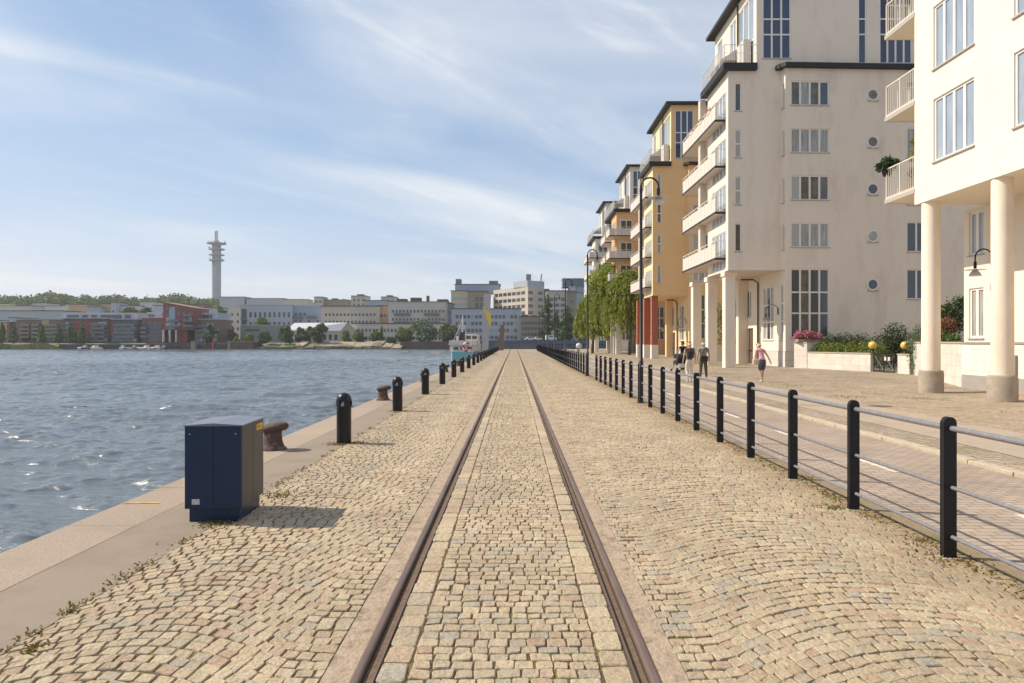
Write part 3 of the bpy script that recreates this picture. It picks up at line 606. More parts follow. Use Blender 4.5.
mat('cast_rust', (0.10, 0.058, 0.043), 0.8, col2=(0.055, 0.036, 0.030), nscale=7, stain=(0.30, 0.24, 0.19), sscale=9, slo=0.55, shi=0.75, bump=0.7, bscale=30, bdist=0.01)
def mooring(i, y):
    t = empty('mooring_bollard', ORD[i] + ' rusty mushroom mooring bollard on the granite quay edge' + (', just behind the blue cabinet' if i == 0 else ''), 'mooring bollard', (-3.72, y, 0), group='rusty mooring bollards on the quay edge')
    m = MB(); m.lathe([(0.20, -0.01), (0.20, 0.02), (0.165, 0.05), (0.14, 0.12), (0.13, 0.24), (0.14, 0.29)], 24, shear=-0.04)
    vs = []
    m.build('stem', MATS['cast_rust'], t)
    h = MB(); h.lathe([(0.10, 0.275), (0.17, 0.285), (0.20, 0.315), (0.205, 0.345), (0.185, 0.385), (0.12, 0.41), (0.004, 0.415)], 26, sx=1.02, sy=0.9, c=(0.02, 0, 0)); 
    h.v = [(x, yy, z + x * 0.10) for x, yy, z in h.v]; h.build('head', MATS['cast_rust'], t)
for i in range(6): mooring(i, 10.55 + 8.85 * i)

# fences -----------------------------------------------------------
def fence(label, ys, extend0=0.0, extend1=0.0):
    y0 = ys[0]; t = empty('railing_fence', label, 'fence', (FX(y0), y0, 0), rz=-math.atan(0.0075))
    pm = MB(); hw, hd, H = 0.046, 0.024, 1.085
    out_ = [(-hw, 0), (-hw, H - hw)] + [(-hw * math.cos(a), H - hw + hw * math.sin(a)) for a in [R(x) for x in range(15, 180, 15)]] + [(hw, H - hw), (hw, 0)]
    n_ = len(out_); vs = [(x, -hd, z) for x, z in out_] + [(x, hd, z) for x, z in out_]
    pm.add(vs, [tuple(range(n_))[::-1], tuple(range(n_, 2 * n_))] + [((i + 1) % n_, i, n_ + i, n_ + (i + 1) % n_) for i in range(n_)][::1])
    p0 = pm.build('post', MATS['black_paint'], t, 0.004)
    p0.location = (0, 0, 0)
    for y in ys[1:100]:
        c = p0.copy(); COL.objects.link(c); c.parent = t; c.location = (0, y - y0, 0)
    for z, r in ((1.0, 0.023), (0.545, 0.0165), (0.165, 0.0165)):
        m = MB(); m.tube([(0.012, -extend0, z), (0.012, ys[-1] - y0 + extend1, z)], r, 12); m.build('rail', MATS['rail_metal'], t)
    if len(ys) < 30:
        m = MB(); m.box(-0.075, 0.075, -0.06, 0.06, -0.02, 0.006); f0 = m.build('footing', MATS['kerb_stone'], t)
        for y in ys[1:]: c = f0.copy(); COL.objects.link(c); c.parent = t; c.location = (0, y - y0, 0)
    return t
ys1 = [2.29 + 1.5 * k for k in range(19)]
fence('black post fence with three grey rails from the foreground to the gap', ys1, 3.0)
ys2 = [33.6 + 1.5 * k for k in range(64)]
fence('farther run of black post railing beyond the gap towards the end of the quay', ys2)

# street lamps -------------------------------------------------------
mat('lamp_white', (0.62, 0.61, 0.60), 0.35, col2=(0.5, 0.5, 0.5), nscale=5)
def lamp_proto():
    t = empty('street_lamp', 'nearest tall black hooked street lamp rising from the fence', 'street lamp', group='hooked street lamps along the fence')
    H = 6.13 - 0.24
    m = MB(); m.tube([(0, 0, -0.02), (0, 0, 1.15), (0, 0, 1.16), (0, 0, H)], [0.062, 0.060, 0.048, 0.036], 14)
    m.box(-0.11, 0.11, -0.11, 0.11, -0.02, 0.012)
    m.build('pole', MATS['black_paint'], t)
    k = MB(); k.box(-0.05, 0.05, -0.066, -0.055, 0.55, 0.95); k.build('hatch', MATS['black_trim'], t)
    a = MB(); pts = [(0, 0, H - 0.03)] + [(0.235 - 0.235 * math.cos(x), 0, H + 0.235 * math.sin(x)) for x in [R(q) for q in range(10, 181, 12)]] + [(0.47, 0, H - 0.05)]
    a.tube(pts, 0.024, 10); a.lathe([(0.045, H - 0.16), (0.048, H - 0.08), (0.03, H - 0.01)], 12); a.build('arm', MATS['black_paint'], t)
    s = MB(); s.lathe([(0.042, H - 0.30), (0.046, H - 0.29), (0.046, H - 0.06), (0.03, H - 0.04)], 14, c=(0.47, 0, 0)); hk = s.build('socket', MATS['black_paint'], t)
    d = MB(); d.lathe([(0.285, H - 0.318), (0.288, H - 0.312), (0.06, H - 0.285), (0.004, H - 0.283)], 32, c=(0.47, 0, 0)); d.build('reflector_disc', MATS['lamp_white'], t)
    b = MB(); b.lathe([(0.150, H - 0.475), (0.158, H - 0.47), (0.15, H - 0.43), (0.115, H - 0.36), (0.07, H - 0.318)], 28, c=(0.47, 0, 0)); b.build('lamp_shade', MATS['lamp_white'], t)
    return t
lp0 = lamp_proto()
LY = [18.6, 33.1, 49, 64, 80, 96, 112]
for i, y in enumerate(LY):
    o = lp0 if i == 0 else copy_tree(lp0); o.location = (FX(y) + 0.0, y, 0)
    if i: o['label'] = ORD[i] + ' tall black hooked street lamp from the camera along the fence'
    o.rotation_euler.z = random.uniform(-0.05, 0.05)
for i, (x, y) in enumerate([(8.6, 92), (10.2, 118), (6.4, 128)]):
    o = copy_tree(lp0); o.location = (x, y, 0); o.scale = (0.8, 0.8, 0.8); o['label'] = ['small hooked lamp on the far walkway before the dark trees', 'small hooked lamp at the right of the far walkway', 'small hooked lamp near the end of the railing'][i]; o['group'] = 'small lamps on the far walkway'

# globe-topped post near the gap, beyond the fence
t = empty('globe_lamp', 'short grey post with a pale round head on the far walkway', 'post lamp', (5.6, 59, 0))
m = MB(); m.tube([(0, 0, 0), (0, 0, 1.05)], 0.06, 10); m.build('post', MATS['rail_metal'], t)
m = MB(); m.lathe([(0.1, 1.05), (0.22, 1.13), (0.26, 1.3), (0.2, 1.47), (0.004, 1.56)], 18); m.build('globe', MATS['lamp_white'], t)

# life buoy on its stand
mat('buoy_red', (0.62, 0.03, 0.03), 0.5); mat('buoy_white', (0.75, 0.74, 0.72), 0.5)
def lifebuoy():
    t = empty('lifebuoy_stand', 'red and white lifebuoy hung on a post at the quay edge before the boat', 'lifebuoy', (-3.85, 56, 0))
    m = MB(); m.tube([(0, 0.06, 0), (0, 0.06, 1.62)], 0.035, 8); m.build('post', MATS['rail_metal'], t)
    for k in range(8):
        r = MB(); a0 = R(45 * k + 10); pts = [(0.34 * math.cos(a0 + R(45) * j / 6), -0.06, 1.22 + 0.34 * math.sin(a0 + R(45) * j / 6)) for j in range(7)]
        r.tube(pts, 0.075, 10); r.build('ring_section', MATS['buoy_red' if k % 2 else 'buoy_white'], t)
lifebuoy()

# ------------------------------------------------------------------ boat
mat('hull_turquoise', (0.20, 0.50, 0.51), 0.4, col2=(0.17, 0.44, 0.46), nscale=3); mat('boat_white', (0.74, 0.71, 0.67), 0.5, col2=(0.66, 0.63, 0.60), nscale=3)
mat('funnel_dark', (0.03, 0.035, 0.05), 0.5); mat('boat_window', (0.05, 0.045, 0.04), 0.1, spec=0.9)
def boat():
    first = set(bpy.data.objects)
    t = empty('harbour_boat', 'white harbour boat with turquoise hull moored at the quay, stern towards the camera', 'boat', (-6.3, 84, -1.6))
    def hull(z0, z1, f0, f1, nm, mt, Ln=18, hwid=1.7):
        m = MB(); st = [0, 0.06, 0.2, 0.5, 0.75, 0.9, 1.0]; wf = [0.80, 0.93, 1, 1, 0.85, 0.5, 0.05]; n_ = len(st)
        vs = []
        for zz, fl in ((z0, f0), (z1, f1)):
            vs += [(-hwid * w_ * fl, Ln * s_, zz) for s_, w_ in zip(st, wf)] + [(hwid * w_ * fl, Ln * s_, zz) for s_, w_ in zip(reversed(st), reversed(wf))]
        k = 2 * n_; m.add(vs, [(i, (i + 1) % k, k + (i + 1) % k, k + i)[::-1] for i in range(k)] + [tuple(range(k)), tuple(range(k, 2 * k))[::-1]])
        return m.build(nm, MATS[mt], t, 0.03)
    hull(-0.4, 2.0, 0.86, 1.0, 'hull', 'hull_turquoise'); hull(2.0, 2.12, 1.03, 1.03, 'rubbing_strake', 'black_trim'); hull(2.12, 2.35, 1.0, 1.0, 'bulwark', 'boat_white')
    m = MB(); m.box(-1.65, 1.65, 0.6, 12, 2.35, 3.45); c = m.build('deckhouse', MATS['boat_white'], t, 0.04)
    for i in range(3):
        k = MB(); k.box(-1.2 + 0.85 * i, -0.6 + 0.85 * i, 0.56, 0.61, 2.55, 3.1); k.build('window', MATS['boat_window'], c)
    m = MB(); m.box(-1.8, 1.8, 0.1, 12.2, 3.45, 3.55); m.build('upper_deck', MATS['boat_white'], t, 0.02)
    m = MB(); m.box(-1.78, 1.78, 0.12, 0.17, 3.55, 4.35); m.box(-1.78, -1.73, 0.12, 7, 3.55, 4.35); m.box(1.73, 1.78, 0.12, 7, 3.55, 4.35); m.build('deck_rail', MATS['boat_white'], t)
    m = MB(); m.box(-0.1, 1.6, 5, 9.5, 3.55, 5.6); wh = m.build('wheelhouse', MATS['boat_white'], t, 0.05)
    for i in range(2):
        k = MB(); k.box(0.08 + 0.78 * i, 0.68 + 0.78 * i, 4.95, 5.01, 4.6, 5.3); k.build('window', MATS['boat_window'], wh)
    m = MB(); m.lathe([(0.42, 3.5), (0.36, 5.6), (0.38, 5.62), (0.35, 6.0)], 16, c=(-0.3, 3.2, 0), sy=1.4); m.build('funnel', MATS['funnel_dark'], t)
    m = MB(); m.tube([(-0.35, 4.2, 3.5), (-0.35, 4.2, 9.4)], [0.09, 0.05], 8); m.tube([(-1.0, 4.2, 7.4), (0.3, 4.2, 7.4)], 0.035, 6); m.box(-0.55, -0.15, 4.0, 4.4, 6.6, 7.0); m.tube([(-1.2, 1.0, 4.3), (-0.35, 4.2, 8.6), (-0.2, 14, 3.4)], 0.02, 5); m.build('mast', MATS['boat_white'], t)
    m = MB(); m.box(-1.5, -0.8, 1.4, 2.4, 3.55, 4.4); m.box(-1.0, -0.75, 2.6, 3.4, 3.55, 5.2); m.build('deck_locker', MATS['boat_white'], t, 0.03)
    for o in set(bpy.data.objects) - first:
        if o.type == 'MESH':
            for v in o.data.vertices:
                if v.co.z > 2.0: v.co.z = 1.9 + (v.co.z - 2.0) * 0.64
boat()
# two slanted plates and a yellow blade by the end of the quay
mat('pylon_pale', (0.50, 0.47, 0.49), 0.7, col2=(0.44, 0.41, 0.43), nscale=1); mat('pylon_brown', (0.22, 0.17, 0.13), 0.8, col2=(0.17, 0.13, 0.10), nscale=2); mat('blade_yellow', (0.78, 0.58, 0.09), 0.6)
def slab_poly(name, pts, y0, y1, m, parent=None):
    mb = MB(); n_ = len(pts); vs = [(x, y0, z) for x, z in pts] + [(x, y1, z) for x, z in pts]
    mb.add(vs, [tuple(range(n_)), tuple(range(n_, 2 * n_))[::-1]] + [((i + 1) % n_, i, n_ + i, n_ + (i + 1) % n_) for i in range(n_)]); return mb.build(name, MATS[m], parent)
t = empty('pylon', 'tall pale slanted pylon with a yellow blade at its top at the quay end', 'pylon', (-4.2, 108, 0))
slab_poly('shaft', [(-0.87, 0), (0.10, 0), (0.57, 9.2), (-0.54, 9.2)], -0.35, 0.35, 'pylon_pale', t)
slab_poly('blade', [(-0.80, 7.2), (0.41, 4.0), (0.66, 4.43), (0.60, 6.0)], -0.50, -0.42, 'blade_yellow', t)
t = empty('pylon', 'short brown leaning pylon with a notch at the quay end', 'pylon', (-1.9, 128, 0))
slab_poly('shaft', [(-1.28, 0), (-0.05, 0), (0.10, 4.7), (-0.70, 4.75), (-0.75, 2.9), (-1.25, 2.3)], -0.4, 0.4, 'pylon_brown', t)

# ------------------------------------------------------------------ people
mat('skin', (0.52, 0.30, 0.20), 0.6); mat('hair_blond', (0.55, 0.42, 0.24), 0.8); mat('hair_grey', (0.50, 0.45, 0.38), 0.8); mat('hair_dark', (0.05, 0.03, 0.02), 0.7)
mat('cloth_black', (0.015, 0.015, 0.018), 0.9); mat('cloth_white', (0.66, 0.60, 0.52), 0.9); mat('cloth_pink', (0.62, 0.32, 0.36), 0.9); mat('cloth_navy', (0.05, 0.055, 0.10), 0.9, col2=(0.10, 0.10, 0.14), nscale=20)
mat('cloth_khaki', (0.12, 0.095, 0.055), 0.9, col2=(0.09, 0.07, 0.04), nscale=5); mat('cloth_check', (0.36, 0.33, 0.28), 0.9, col2=(0.22, 0.20, 0.18), nscale=9); mat('cloth_brown', (0.16, 0.09, 0.07), 0.9); mat('bag_black', (0.012, 0.012, 0.014), 0.6); mat('shoe', (0.5, 0.5, 0.5), 0.7); mat('bag_pale', (0.60, 0.45, 0.38), 0.8)
def skin_obj(name, pts, edges, m, parent, root=0, sub=2):
    me = bpy.data.meshes.new(name); me.from_pydata([p[0] for p in pts], edges, []); o = bpy.data.objects.new(name, me); COL.objects.link(o)
    md = o.modifiers.new('skin', 'SKIN'); me.skin_vertices[0].data[0]
    for i, p in enumerate(pts):
        r = p[1]; me.skin_vertices[0].data[i].radius = r if isinstance(r, tuple) else (r, r); me.skin_vertices[0].data[i].use_root = (i == root)
    md.use_smooth_shade = True
    s = o.modifiers.new('sub', 'SUBSURF'); s.levels = sub; s.render_levels = sub
    dg = bpy.context.evaluated_depsgraph_get(); me2 = bpy.data.meshes.new_from_object(o.evaluated_get(dg)); me2.materials.clear(); me2.materials.append(MATS[m])
    for p in me2.polygons: p.use_smooth = True; p.material_index = 0
    bpy.data.objects.remove(o); q = bpy.data.objects.new(name, me2); COL.objects.link(q); q.parent = parent; return q
def person(loc, rz, H, label, top, bottom, hair, lean=0.0, arms=None, legs=None, shorts=False, sleeves=0.5, hat=None, wide=1.0, skirt=False, hairlong=False, stepb=0.18):
    t = empty('person', label, 'person', loc, rz); k = H / 1.7
    def Lp(x, y, z):   # lean forward (+y) above the hips
        if z > 0.95: a = lean; dz = z - 0.95; y2 = y * math.cos(a) + dz * math.sin(a); z2 = 0.95 + dz * math.cos(a) - y * math.sin(a); return (x * k, y2 * k, z2 * k)
        return (x * k, y * k, z * k)
    hipL, hipR = (-0.09, 0, 0.90), (0.09, 0, 0.90)
    lg = legs or [((-0.10, 0.06, 0.48), (-0.10, -0.10, 0.07), (-0.10, 0.05, 0.03)), ((0.10, 0.10, 0.49), (0.10, 0.12, 0.07), (0.10, 0.27, 0.03))]
    am = arms or [((-0.25, -0.03, 1.12), (-0.27, 0.06, 0.87)), ((0.25, -0.02, 1.12), (0.27, 0.10, 0.87))]
    pts = [((0, 0, 0.95 * k), (0.125 * wide * k, 0.095 * k)), (Lp(0, 0.01, 1.12), (0.115 * wide * k, 0.085 * k)), (Lp(0, 0, 1.32), (0.145 * wide * k, 0.10 * k)), (Lp(0, -0.01, 1.43), (0.08 * k, 0.065 * k)), (Lp(0, 0.0, 1.50), 0.050 * k), (Lp(0, 0.03, 1.56), (0.066 * k, 0.078 * k)), (Lp(0, 0.03, 1.64), (0.070 * k, 0.085 * k)), (Lp(0, 0.015, 1.69), 0.045 * k)]
    ed = [(0, 1), (1, 2), (2, 3), (3, 4), (4, 5), (5, 6), (6, 7)]
    def chain(frm, lst):
        a = frm
        for p, r in lst: pts.append((p, r)); ed.append((a, len(pts) - 1)); a = len(pts) - 1
        return a
    for sgn, (kn, an, toe) in zip((-1, 1), lg):
        chain(0, [((sgn * 0.095 * k, 0, 0.86 * k), 0.088 * k), (tuple(q * k for q in kn), 0.055 * k), (tuple(q * k for q in an), 0.036 * k), (tuple(q * k for q in toe), (0.040 * k, 0.025 * k))])
    hands = []
    for sgn, (el, wr) in zip((-1, 1), am):
        e = chain(3, [(Lp(sgn * 0.185, -0.01, 1.40), 0.052 * k), (Lp(*el) if el[2] > 0.95 else tuple(q * k for q in el), 0.038 * k), (Lp(*wr) if wr[2] > 0.95 else tuple(q * k for q in wr), 0.026 * k)])
        w_ = Vector(pts[e][0]); d = (w_ - Vector(pts[e - 1][0])).normalized(); side = Vector((0, 1, 0)) if abs(d.y) < 0.8 else Vector((1, 0, 0)); side = (side - d * side.dot(d)).normalized()
        palm = w_ + d * 0.07 * k; chain(e, [(tuple(palm), (0.026 * k, 0.036 * k))]); pi = len(pts) - 1
        for f, ln in zip((-1.5, -0.5, 0.5, 1.5), (0.055, 0.07, 0.075, 0.065)):
            b = palm + side * f * 0.019 * k + d * 0.02 * k; chain(pi, [(tuple(b), 0.009 * k), (tuple(b + d * ln * 0.6 * k + Vector((-sgn * 0.01, 0, 0)) * k), 0.009 * k), (tuple(b + d * ln * k + Vector((-sgn * 0.025, 0, 0)) * k), 0.008 * k)])
        tb = w_ + d * 0.02 * k + side * 0.03 * k; chain(pi, [(tuple(tb + d * 0.02 * k), 0.010 * k), (tuple(tb + side * 0.022 * k + d * 0.055 * k), 0.009 * k)])
    # nose and ears
    hd = 6; chain(hd, [(Lp(0, 0.13, 1.60), 0.014 * k)])
    for sg in (-1, 1): chain(hd, [(Lp(sg * 0.085, 0.02, 1.61), 0.016 * k)])
    body = skin_obj('body', pts, ed, 'skin', t)
    # top
    tp = [((0, 0, 0.90 * k), (0.148 * wide * k, 0.118 * k)), (Lp(0, 0.0, 1.0), (0.144 * wide * k, 0.114 * k)), (Lp(0, 0.01, 1.14), (0.132 * wide * k, 0.102 * k)), (Lp(0, 0, 1.32), (0.160 * wide * k, 0.116 * k)), (Lp(0, -0.01, 1.42), (0.10 * k, 0.080 * k))]
    te = [(0, 1), (1, 2), (2, 3), (3, 4)]
    for sgn, (el, wr) in zip((-1, 1), am):
        s_ = Vector(Lp(sgn * 0.185, -0.01, 1.40)); e_ = Vector(Lp(*el) if el[2] > 0.95 else tuple(q * k for q in el))
        tp.append((tuple(s_), 0.064 * k)); te.append((4, len(tp) - 1)); tp.append((tuple(s_.lerp(e_, sleeves)), 0.056 * k)); te.append((len(tp) - 2, len(tp) - 1))
    skin_obj('shirt', tp, te, top, t)
    # trousers / shorts / skirt
    if skirt:
        m = MB(); m.lathe([(0.235 * k, 0.46 * k), (0.245 * k, 0.48 * k), (0.21 * k, 0.72 * k), (0.155 * k, 0.98 * k), (0.135 * k, 1.02 * k)], 20, sy=0.85, c=(0, 0.02, 0)); m.build('skirt', MATS[bottom], t)
    else:
        bp = [((0, 0, 0.96 * k), (0.142 * wide * k, 0.112 * k)), (Lp(0, 0.005, 1.03), (0.13 * wide * k, 0.105 * k))]; be = [(0, 1)]
        for sgn, (kn, an, toe) in zip((-1, 1), lg):
            bp.append(((sgn * 0.095 * k, 0, 0.85 * k), 0.105 * k)); be.append((0, len(bp) - 1))
            bp.append((tuple(q * k for q in kn), 0.072 * k)); be.append((len(bp) - 2, len(bp) - 1))
            if not shorts:
                e_ = Vector(kn).lerp(Vector(an), 0.86 if shorts is False else 0.5); bp.append((tuple(e_ * k), 0.058 * k)); be.append((len(bp) - 2, len(bp) - 1))
        skin_obj('trousers' if not shorts else 'shorts', bp, be, bottom, t)
    for sgn, (kn, an, toe) in zip((-1, 1), lg):
        a_, b_ = Vector(an) * k, Vector(toe) * k; skin_obj('shoe', [(tuple(a_ + Vector((0, -0.03, -0.035)) * k), (0.045 * k, 0.035 * k)), (tuple((a_ + b_) / 2 + Vector((0, 0, -0.01)) * k), (0.047 * k, 0.033 * k)), (tuple(b_ + Vector((0, 0.02, 0)) * k), (0.042 * k, 0.026 * k))], [(0, 1), (1, 2)], 'shoe', t, sub=1)
    hp = [(Lp(0, -0.012, 1.635), (0.080 * k, 0.082 * k)), (Lp(0, -0.002, 1.69), (0.066 * k, 0.072 * k))]; he = [(0, 1)]
    hp.append((Lp(0, -0.04, 1.57), (0.066 * k, 0.045 * k))); he.append((0, 2))
    if hairlong: hp.append((Lp(0, -0.06, 1.46), (0.07 * k, 0.035 * k))); he.append((2, 3))
    skin_obj('hair', hp, he, hair, t, sub=1)
    for sg in (-1, 1):
        c = Vector(Lp(sg * 0.03, 0.108, 1.63)); m = MB(); m.lathe([(0.002, -0.011 * k), (0.009 * k, -0.005 * k), (0.010 * k, 0.002 * k), (0.002, 0.010 * k)], 8, c=tuple(c)); m.build('eye', MATS['bag_black'], t)
    c = Lp(0, 0.105, 1.565); m = MB(); m.box(c[0] - 0.022 * k, c[0] + 0.022 * k, c[1] - 0.01 * k, c[1] + 0.006 * k, c[2] - 0.004 * k, c[2] + 0.004 * k); m.build('mouth', MATS['petal_pink'], t)
    return t, Lp, k
zg = 0.016
# woman in white trousers with a backpack, walking away
t, Lp, k = person((7.25, 28.2, zg), 0.05, 1.62, 'blond person in white trousers and brown top wearing a black backpack, walking away', 'cloth_brown', 'cloth_white', 'hair_blond', sleeves=0.25, hairlong=True, lean=0.03)
def bag(nm, label, loc, sz, m, strap=None):
    tt = empty(nm, label, nm.replace('_', ' '), loc); q = MB(); a, b, c = sz; q.box(-a, a, -b, b, 0, c); q.build('bag_body', MATS[m], tt, min(a, b, c) * 0.45)
    if strap:
        for s_ in strap: q = MB(); q.tube(s_, 0.014, 6); q.build('strap', MATS[m], tt)
    return tt
bag('backpack', 'small black backpack worn by the blond walker in white trousers', (7.25, 28.04, 0.98), (0.125, 0.08, 0.30), 'bag_black', [[(-0.1, 0.02, 0.27), (-0.11, 0.15, 0.40), (-0.12, 0.26, 0.3)], [(0.1, 0.02, 0.3), (0.11, 0.15, 0.40), (0.12, 0.26, 0.3)]])
t, Lp, k = person((8.15, 29.4, zg), -0.08, 1.63, 'grey-haired person in checked shirt and dark khaki trousers with a shoulder bag, walking away', 'cloth_check', 'cloth_khaki', 'hair_grey', sleeves=0.55, wide=1.1, legs=[((-0.11, 0.03, 0.47), (-0.15, -0.02, 0.07), (-0.16, 0.12, 0.03)), ((0.12, 0.06, 0.48), (0.15, 0.02, 0.07), (0.17, 0.15, 0.03))])
bag('shoulder_bag', 'black shoulder bag hanging at the back of the walker in khaki trousers', (8.12, 29.19, 0.82), (0.16, 0.07, 0.24), 'bag_black', [[(-0.13, 0.02, 0.2), (-0.02, 0.02, 0.42), (0.14, 0.16, 0.60)], [(0.13, 0.02, 0.2), (0.15, 0.05, 0.42), (0.15, 0.16, 0.60)]])
person((8.95, 36.2, zg + 0.01), 0.2, 1.62, 'dark-haired person dressed in black pushing the stroller', 'cloth_black', 'cloth_black', 'hair_dark', sleeves=0.3, lean=0.06, arms=[((-0.28, 0.02, 1.15), (-0.22, 0.22, 1.02)), ((0.24, 0.05, 1.15), (0.2, 0.28, 1.02))])
person((10.1, 27.8, 0.03), 0.25, 1.60, 'grey-haired person in pink top and dark knee-length shorts bending forward with arm out', 'cloth_pink', 'cloth_navy', 'hair_blond', lean=0.42, sleeves=0.45, shorts=True, wide=1.08, skirt=False,
       arms=[((-0.24, 0.06, 1.10), (-0.22, 0.18, 0.9)), ((0.29, -0.02, 1.14), (0.38, 0.0, 0.90))], legs=[((-0.07, 0.05, 0.47), (-0.04, -0.05, 0.07), (-0.05, 0.08, 0.03)), ((0.08, 0.07, 0.48), (0.05, 0.1, 0.07), (0.06, 0.24, 0.03))])
bag('handbag', 'pale handbag held at the side of the person in pink', (9.86, 27.85, 0.72), (0.13, 0.07, 0.24), 'bag_pale', [[(-0.1, 0, 0.22), (0, 0, 0.5), (0.1, 0, 0.22)]])
def stroller():
    t = empty('stroller', 'dark baby stroller with pale canopy trim pushed along the walkway', 'stroller', (8.66, 35.7, zg), 0.15)
    m = MB(); m.tube([(-0.24, -0.45, 1.02), (-0.24, 0.05, 0.5), (-0.24, 0.45, 0.16)], 0.018, 6); m.tube([(0.24, -0.45, 1.02), (0.24, 0.05, 0.5), (0.24, 0.45, 0.16)], 0.018, 6); m.tube([(-0.24, -0.45, 1.02), (0.24, -0.45, 1.02)], 0.022, 8)
    m.tube([(-0.24, 0.05, 0.5), (-0.26, -0.35, 0.16)], 0.018, 6); m.tube([(0.24, 0.05, 0.5), (0.26, -0.35, 0.16)], 0.018, 6); m.build('frame', MATS['rail_metal'], t)
    for x in (-0.28, 0.28):
        for y, r in ((-0.35, 0.15), (0.45, 0.11)):
            w_ = MB(); w_.tube([(x - 0.02, y, r), (x + 0.02, y, r)], r, 20, smooth=False); w_.build('wheel', MATS['bag_black'], t, 0.008)
    m = MB(); m.prism([(-0.22, -0.25), (0.22, -0.25), (0.22, 0.40), (-0.22, 0.40)], 0.42, 0.6, ztop=[0.78, 0.78, 0.6, 0.6]); m.build('seat', MATS['cloth_black'], t, 0.05)
    m = MB(); prof = [(math.cos(a) * 0.36, math.sin(a) * 0.36) for a in [R(x) for x in range(20, 171, 15)]]; n_ = len(prof)
    vs = [(-0.23, y - 0.05, 0.66 + z) for y, z in prof] + [(0.23, y - 0.05, 0.66 + z) for y, z in prof]; m.add(vs, [(i, i + 1, n_ + i + 1, n_ + i) for i in range(n_ - 1)] + [tuple(range(n_)), tuple(range(n_, 2 * n_))[::-1]]); m.build('canopy', MATS['cloth_black'], t)
    m = MB(); m.box(-0.19, 0.19, -0.34, -0.26, 0.30, 0.50); m.build('basket', MATS['cloth_white'], t, 0.03)
stroller()

# ------------------------------------------------------------------ apartment houses on the right
def balcony(parent, x0, x1, y0, y1, z, m_rail, ends=('s',), panel=('w',), trim='black_trim', wallm='panel_white', H=1.05):
    """slab with railing on west side (w), south (s), north (n). 'panel' sides carry solid sheets, others vertical bars"""
    s = MB(); s.box(x0, x1, y0, y1, z, z + 0.16); o = s.build('balcony', MATS[wallm], parent)
    e = MB(); e.box(x0 - 0.02, x0 - 0.002, y0 - 0.02, y1 + 0.02, z - 0.01, z + 0.13)
    if 's' in ends: e.box(x0 - 0.002, x1, y0 - 0.02, y0 - 0.002, z - 0.01, z + 0.13)
    if 'n' in ends: e.box(x0 - 0.002, x1, y1 + 0.002, y1 + 0.02, z - 0.01, z + 0.13)
    e.build('edge_trim', MATS[trim], o)
    r = MB(); P = MB(); zb = z + 0.16
    def run(a, b, fixed, axis, solid):
        L_ = b - a; n_ = max(1, int(round(L_ / 0.85)))
        def bx(mb, u0, u1, t, z0, z1):
            if axis == 'y': mb.box(fixed - t, fixed + t, u0, u1, z0, z1)
            else: mb.box(u0, u1, fixed - t, fixed + t, z0, z1)
        bx(r, a, b, 0.022, zb + H - 0.03, zb + H)
        for i in range(n_ + 1): u = a + L_ * i / n_; bx(r, u - 0.018, u + 0.018, 0.018, zb - 0.1, zb + H - 0.03)
        if solid:
            for i in range(n_):
                u0 = a + L_ * i / n_ + 0.04; u1 = a + L_ * (i + 1) / n_ - 0.04; bx(P, u0, u1, 0.008, zb - 0.04, zb + H - 0.20)
        else:
            k = int(L_ / 0.12)
            for i in range(1, k): u = a + L_ * i / k; bx(r, u - 0.007, u + 0.007, 0.007, zb + 0.02, zb + H - 0.03)
            bx(r, a, b, 0.012, zb + 0.03, zb + 0.05)
    run(y0 + 0.03, y1 - 0.03, x0 + 0.03, 'y', 'w' in panel)
    if 's' in ends: run(x0 + 0.06, x1 - 0.02, y0 + 0.03, 'x', 's' in panel)
    if 'n' in ends: run(x0 + 0.06, x1 - 0.02, y1 - 0.03, 'x', 'n' in panel)
    r.build('railing', MATS[m_rail], o)
    if P.v: P.build('railing_panel', MATS['panel_white'], o)
    return o

def wall_lamp(parent, x, y, z, scale=1.0):
    """goose-neck lamp on a wall facing west"""
    s_ = scale; m = MB(); pts = [(x, y, z)] + [(x - 0.25 * s_ - 0.25 * s_ * math.cos(a) * -1 if False else x - 0.25 * s_ + 0.25 * s_ * math.cos(a), y, z + 0.25 * s_ * math.sin(a)) for a in [R(q) for q in range(15, 181, 15)]] + [(x - 0.5 * s_, y, z - 0.12 * s_)]
    m.tube(pts, 0.022, 8); m.box(x - 0.03, x, y - 0.06, y + 0.06, z - 0.25, z + 0.12); o = m.build('wall_lamp', MATS['black_paint'], parent)
    m = MB(); c = (x - 0.5 * s_, y, z - 0.12 * s_); m.lathe([(0.045, -0.22), (0.045, 0.0)], 10, c=c); m.build('socket', MATS['black_paint'], o)
    m = MB(); m.lathe([(0.17 * s_, -0.46), (0.12 * s_, -0.34), (0.06, -0.27), (0.28 * s_, -0.262), (0.28 * s_, -0.25), (0.04, -0.22)][0:3], 20, c=c); m.build('lamp_shade', MATS['lamp_white'], o)
    m = MB(); m.lathe([(0.28 * s_, -0.265), (0.28 * s_, -0.255), (0.04, -0.235)], 24, c=c); m.build('reflector_disc', MATS['lamp_white'], o)

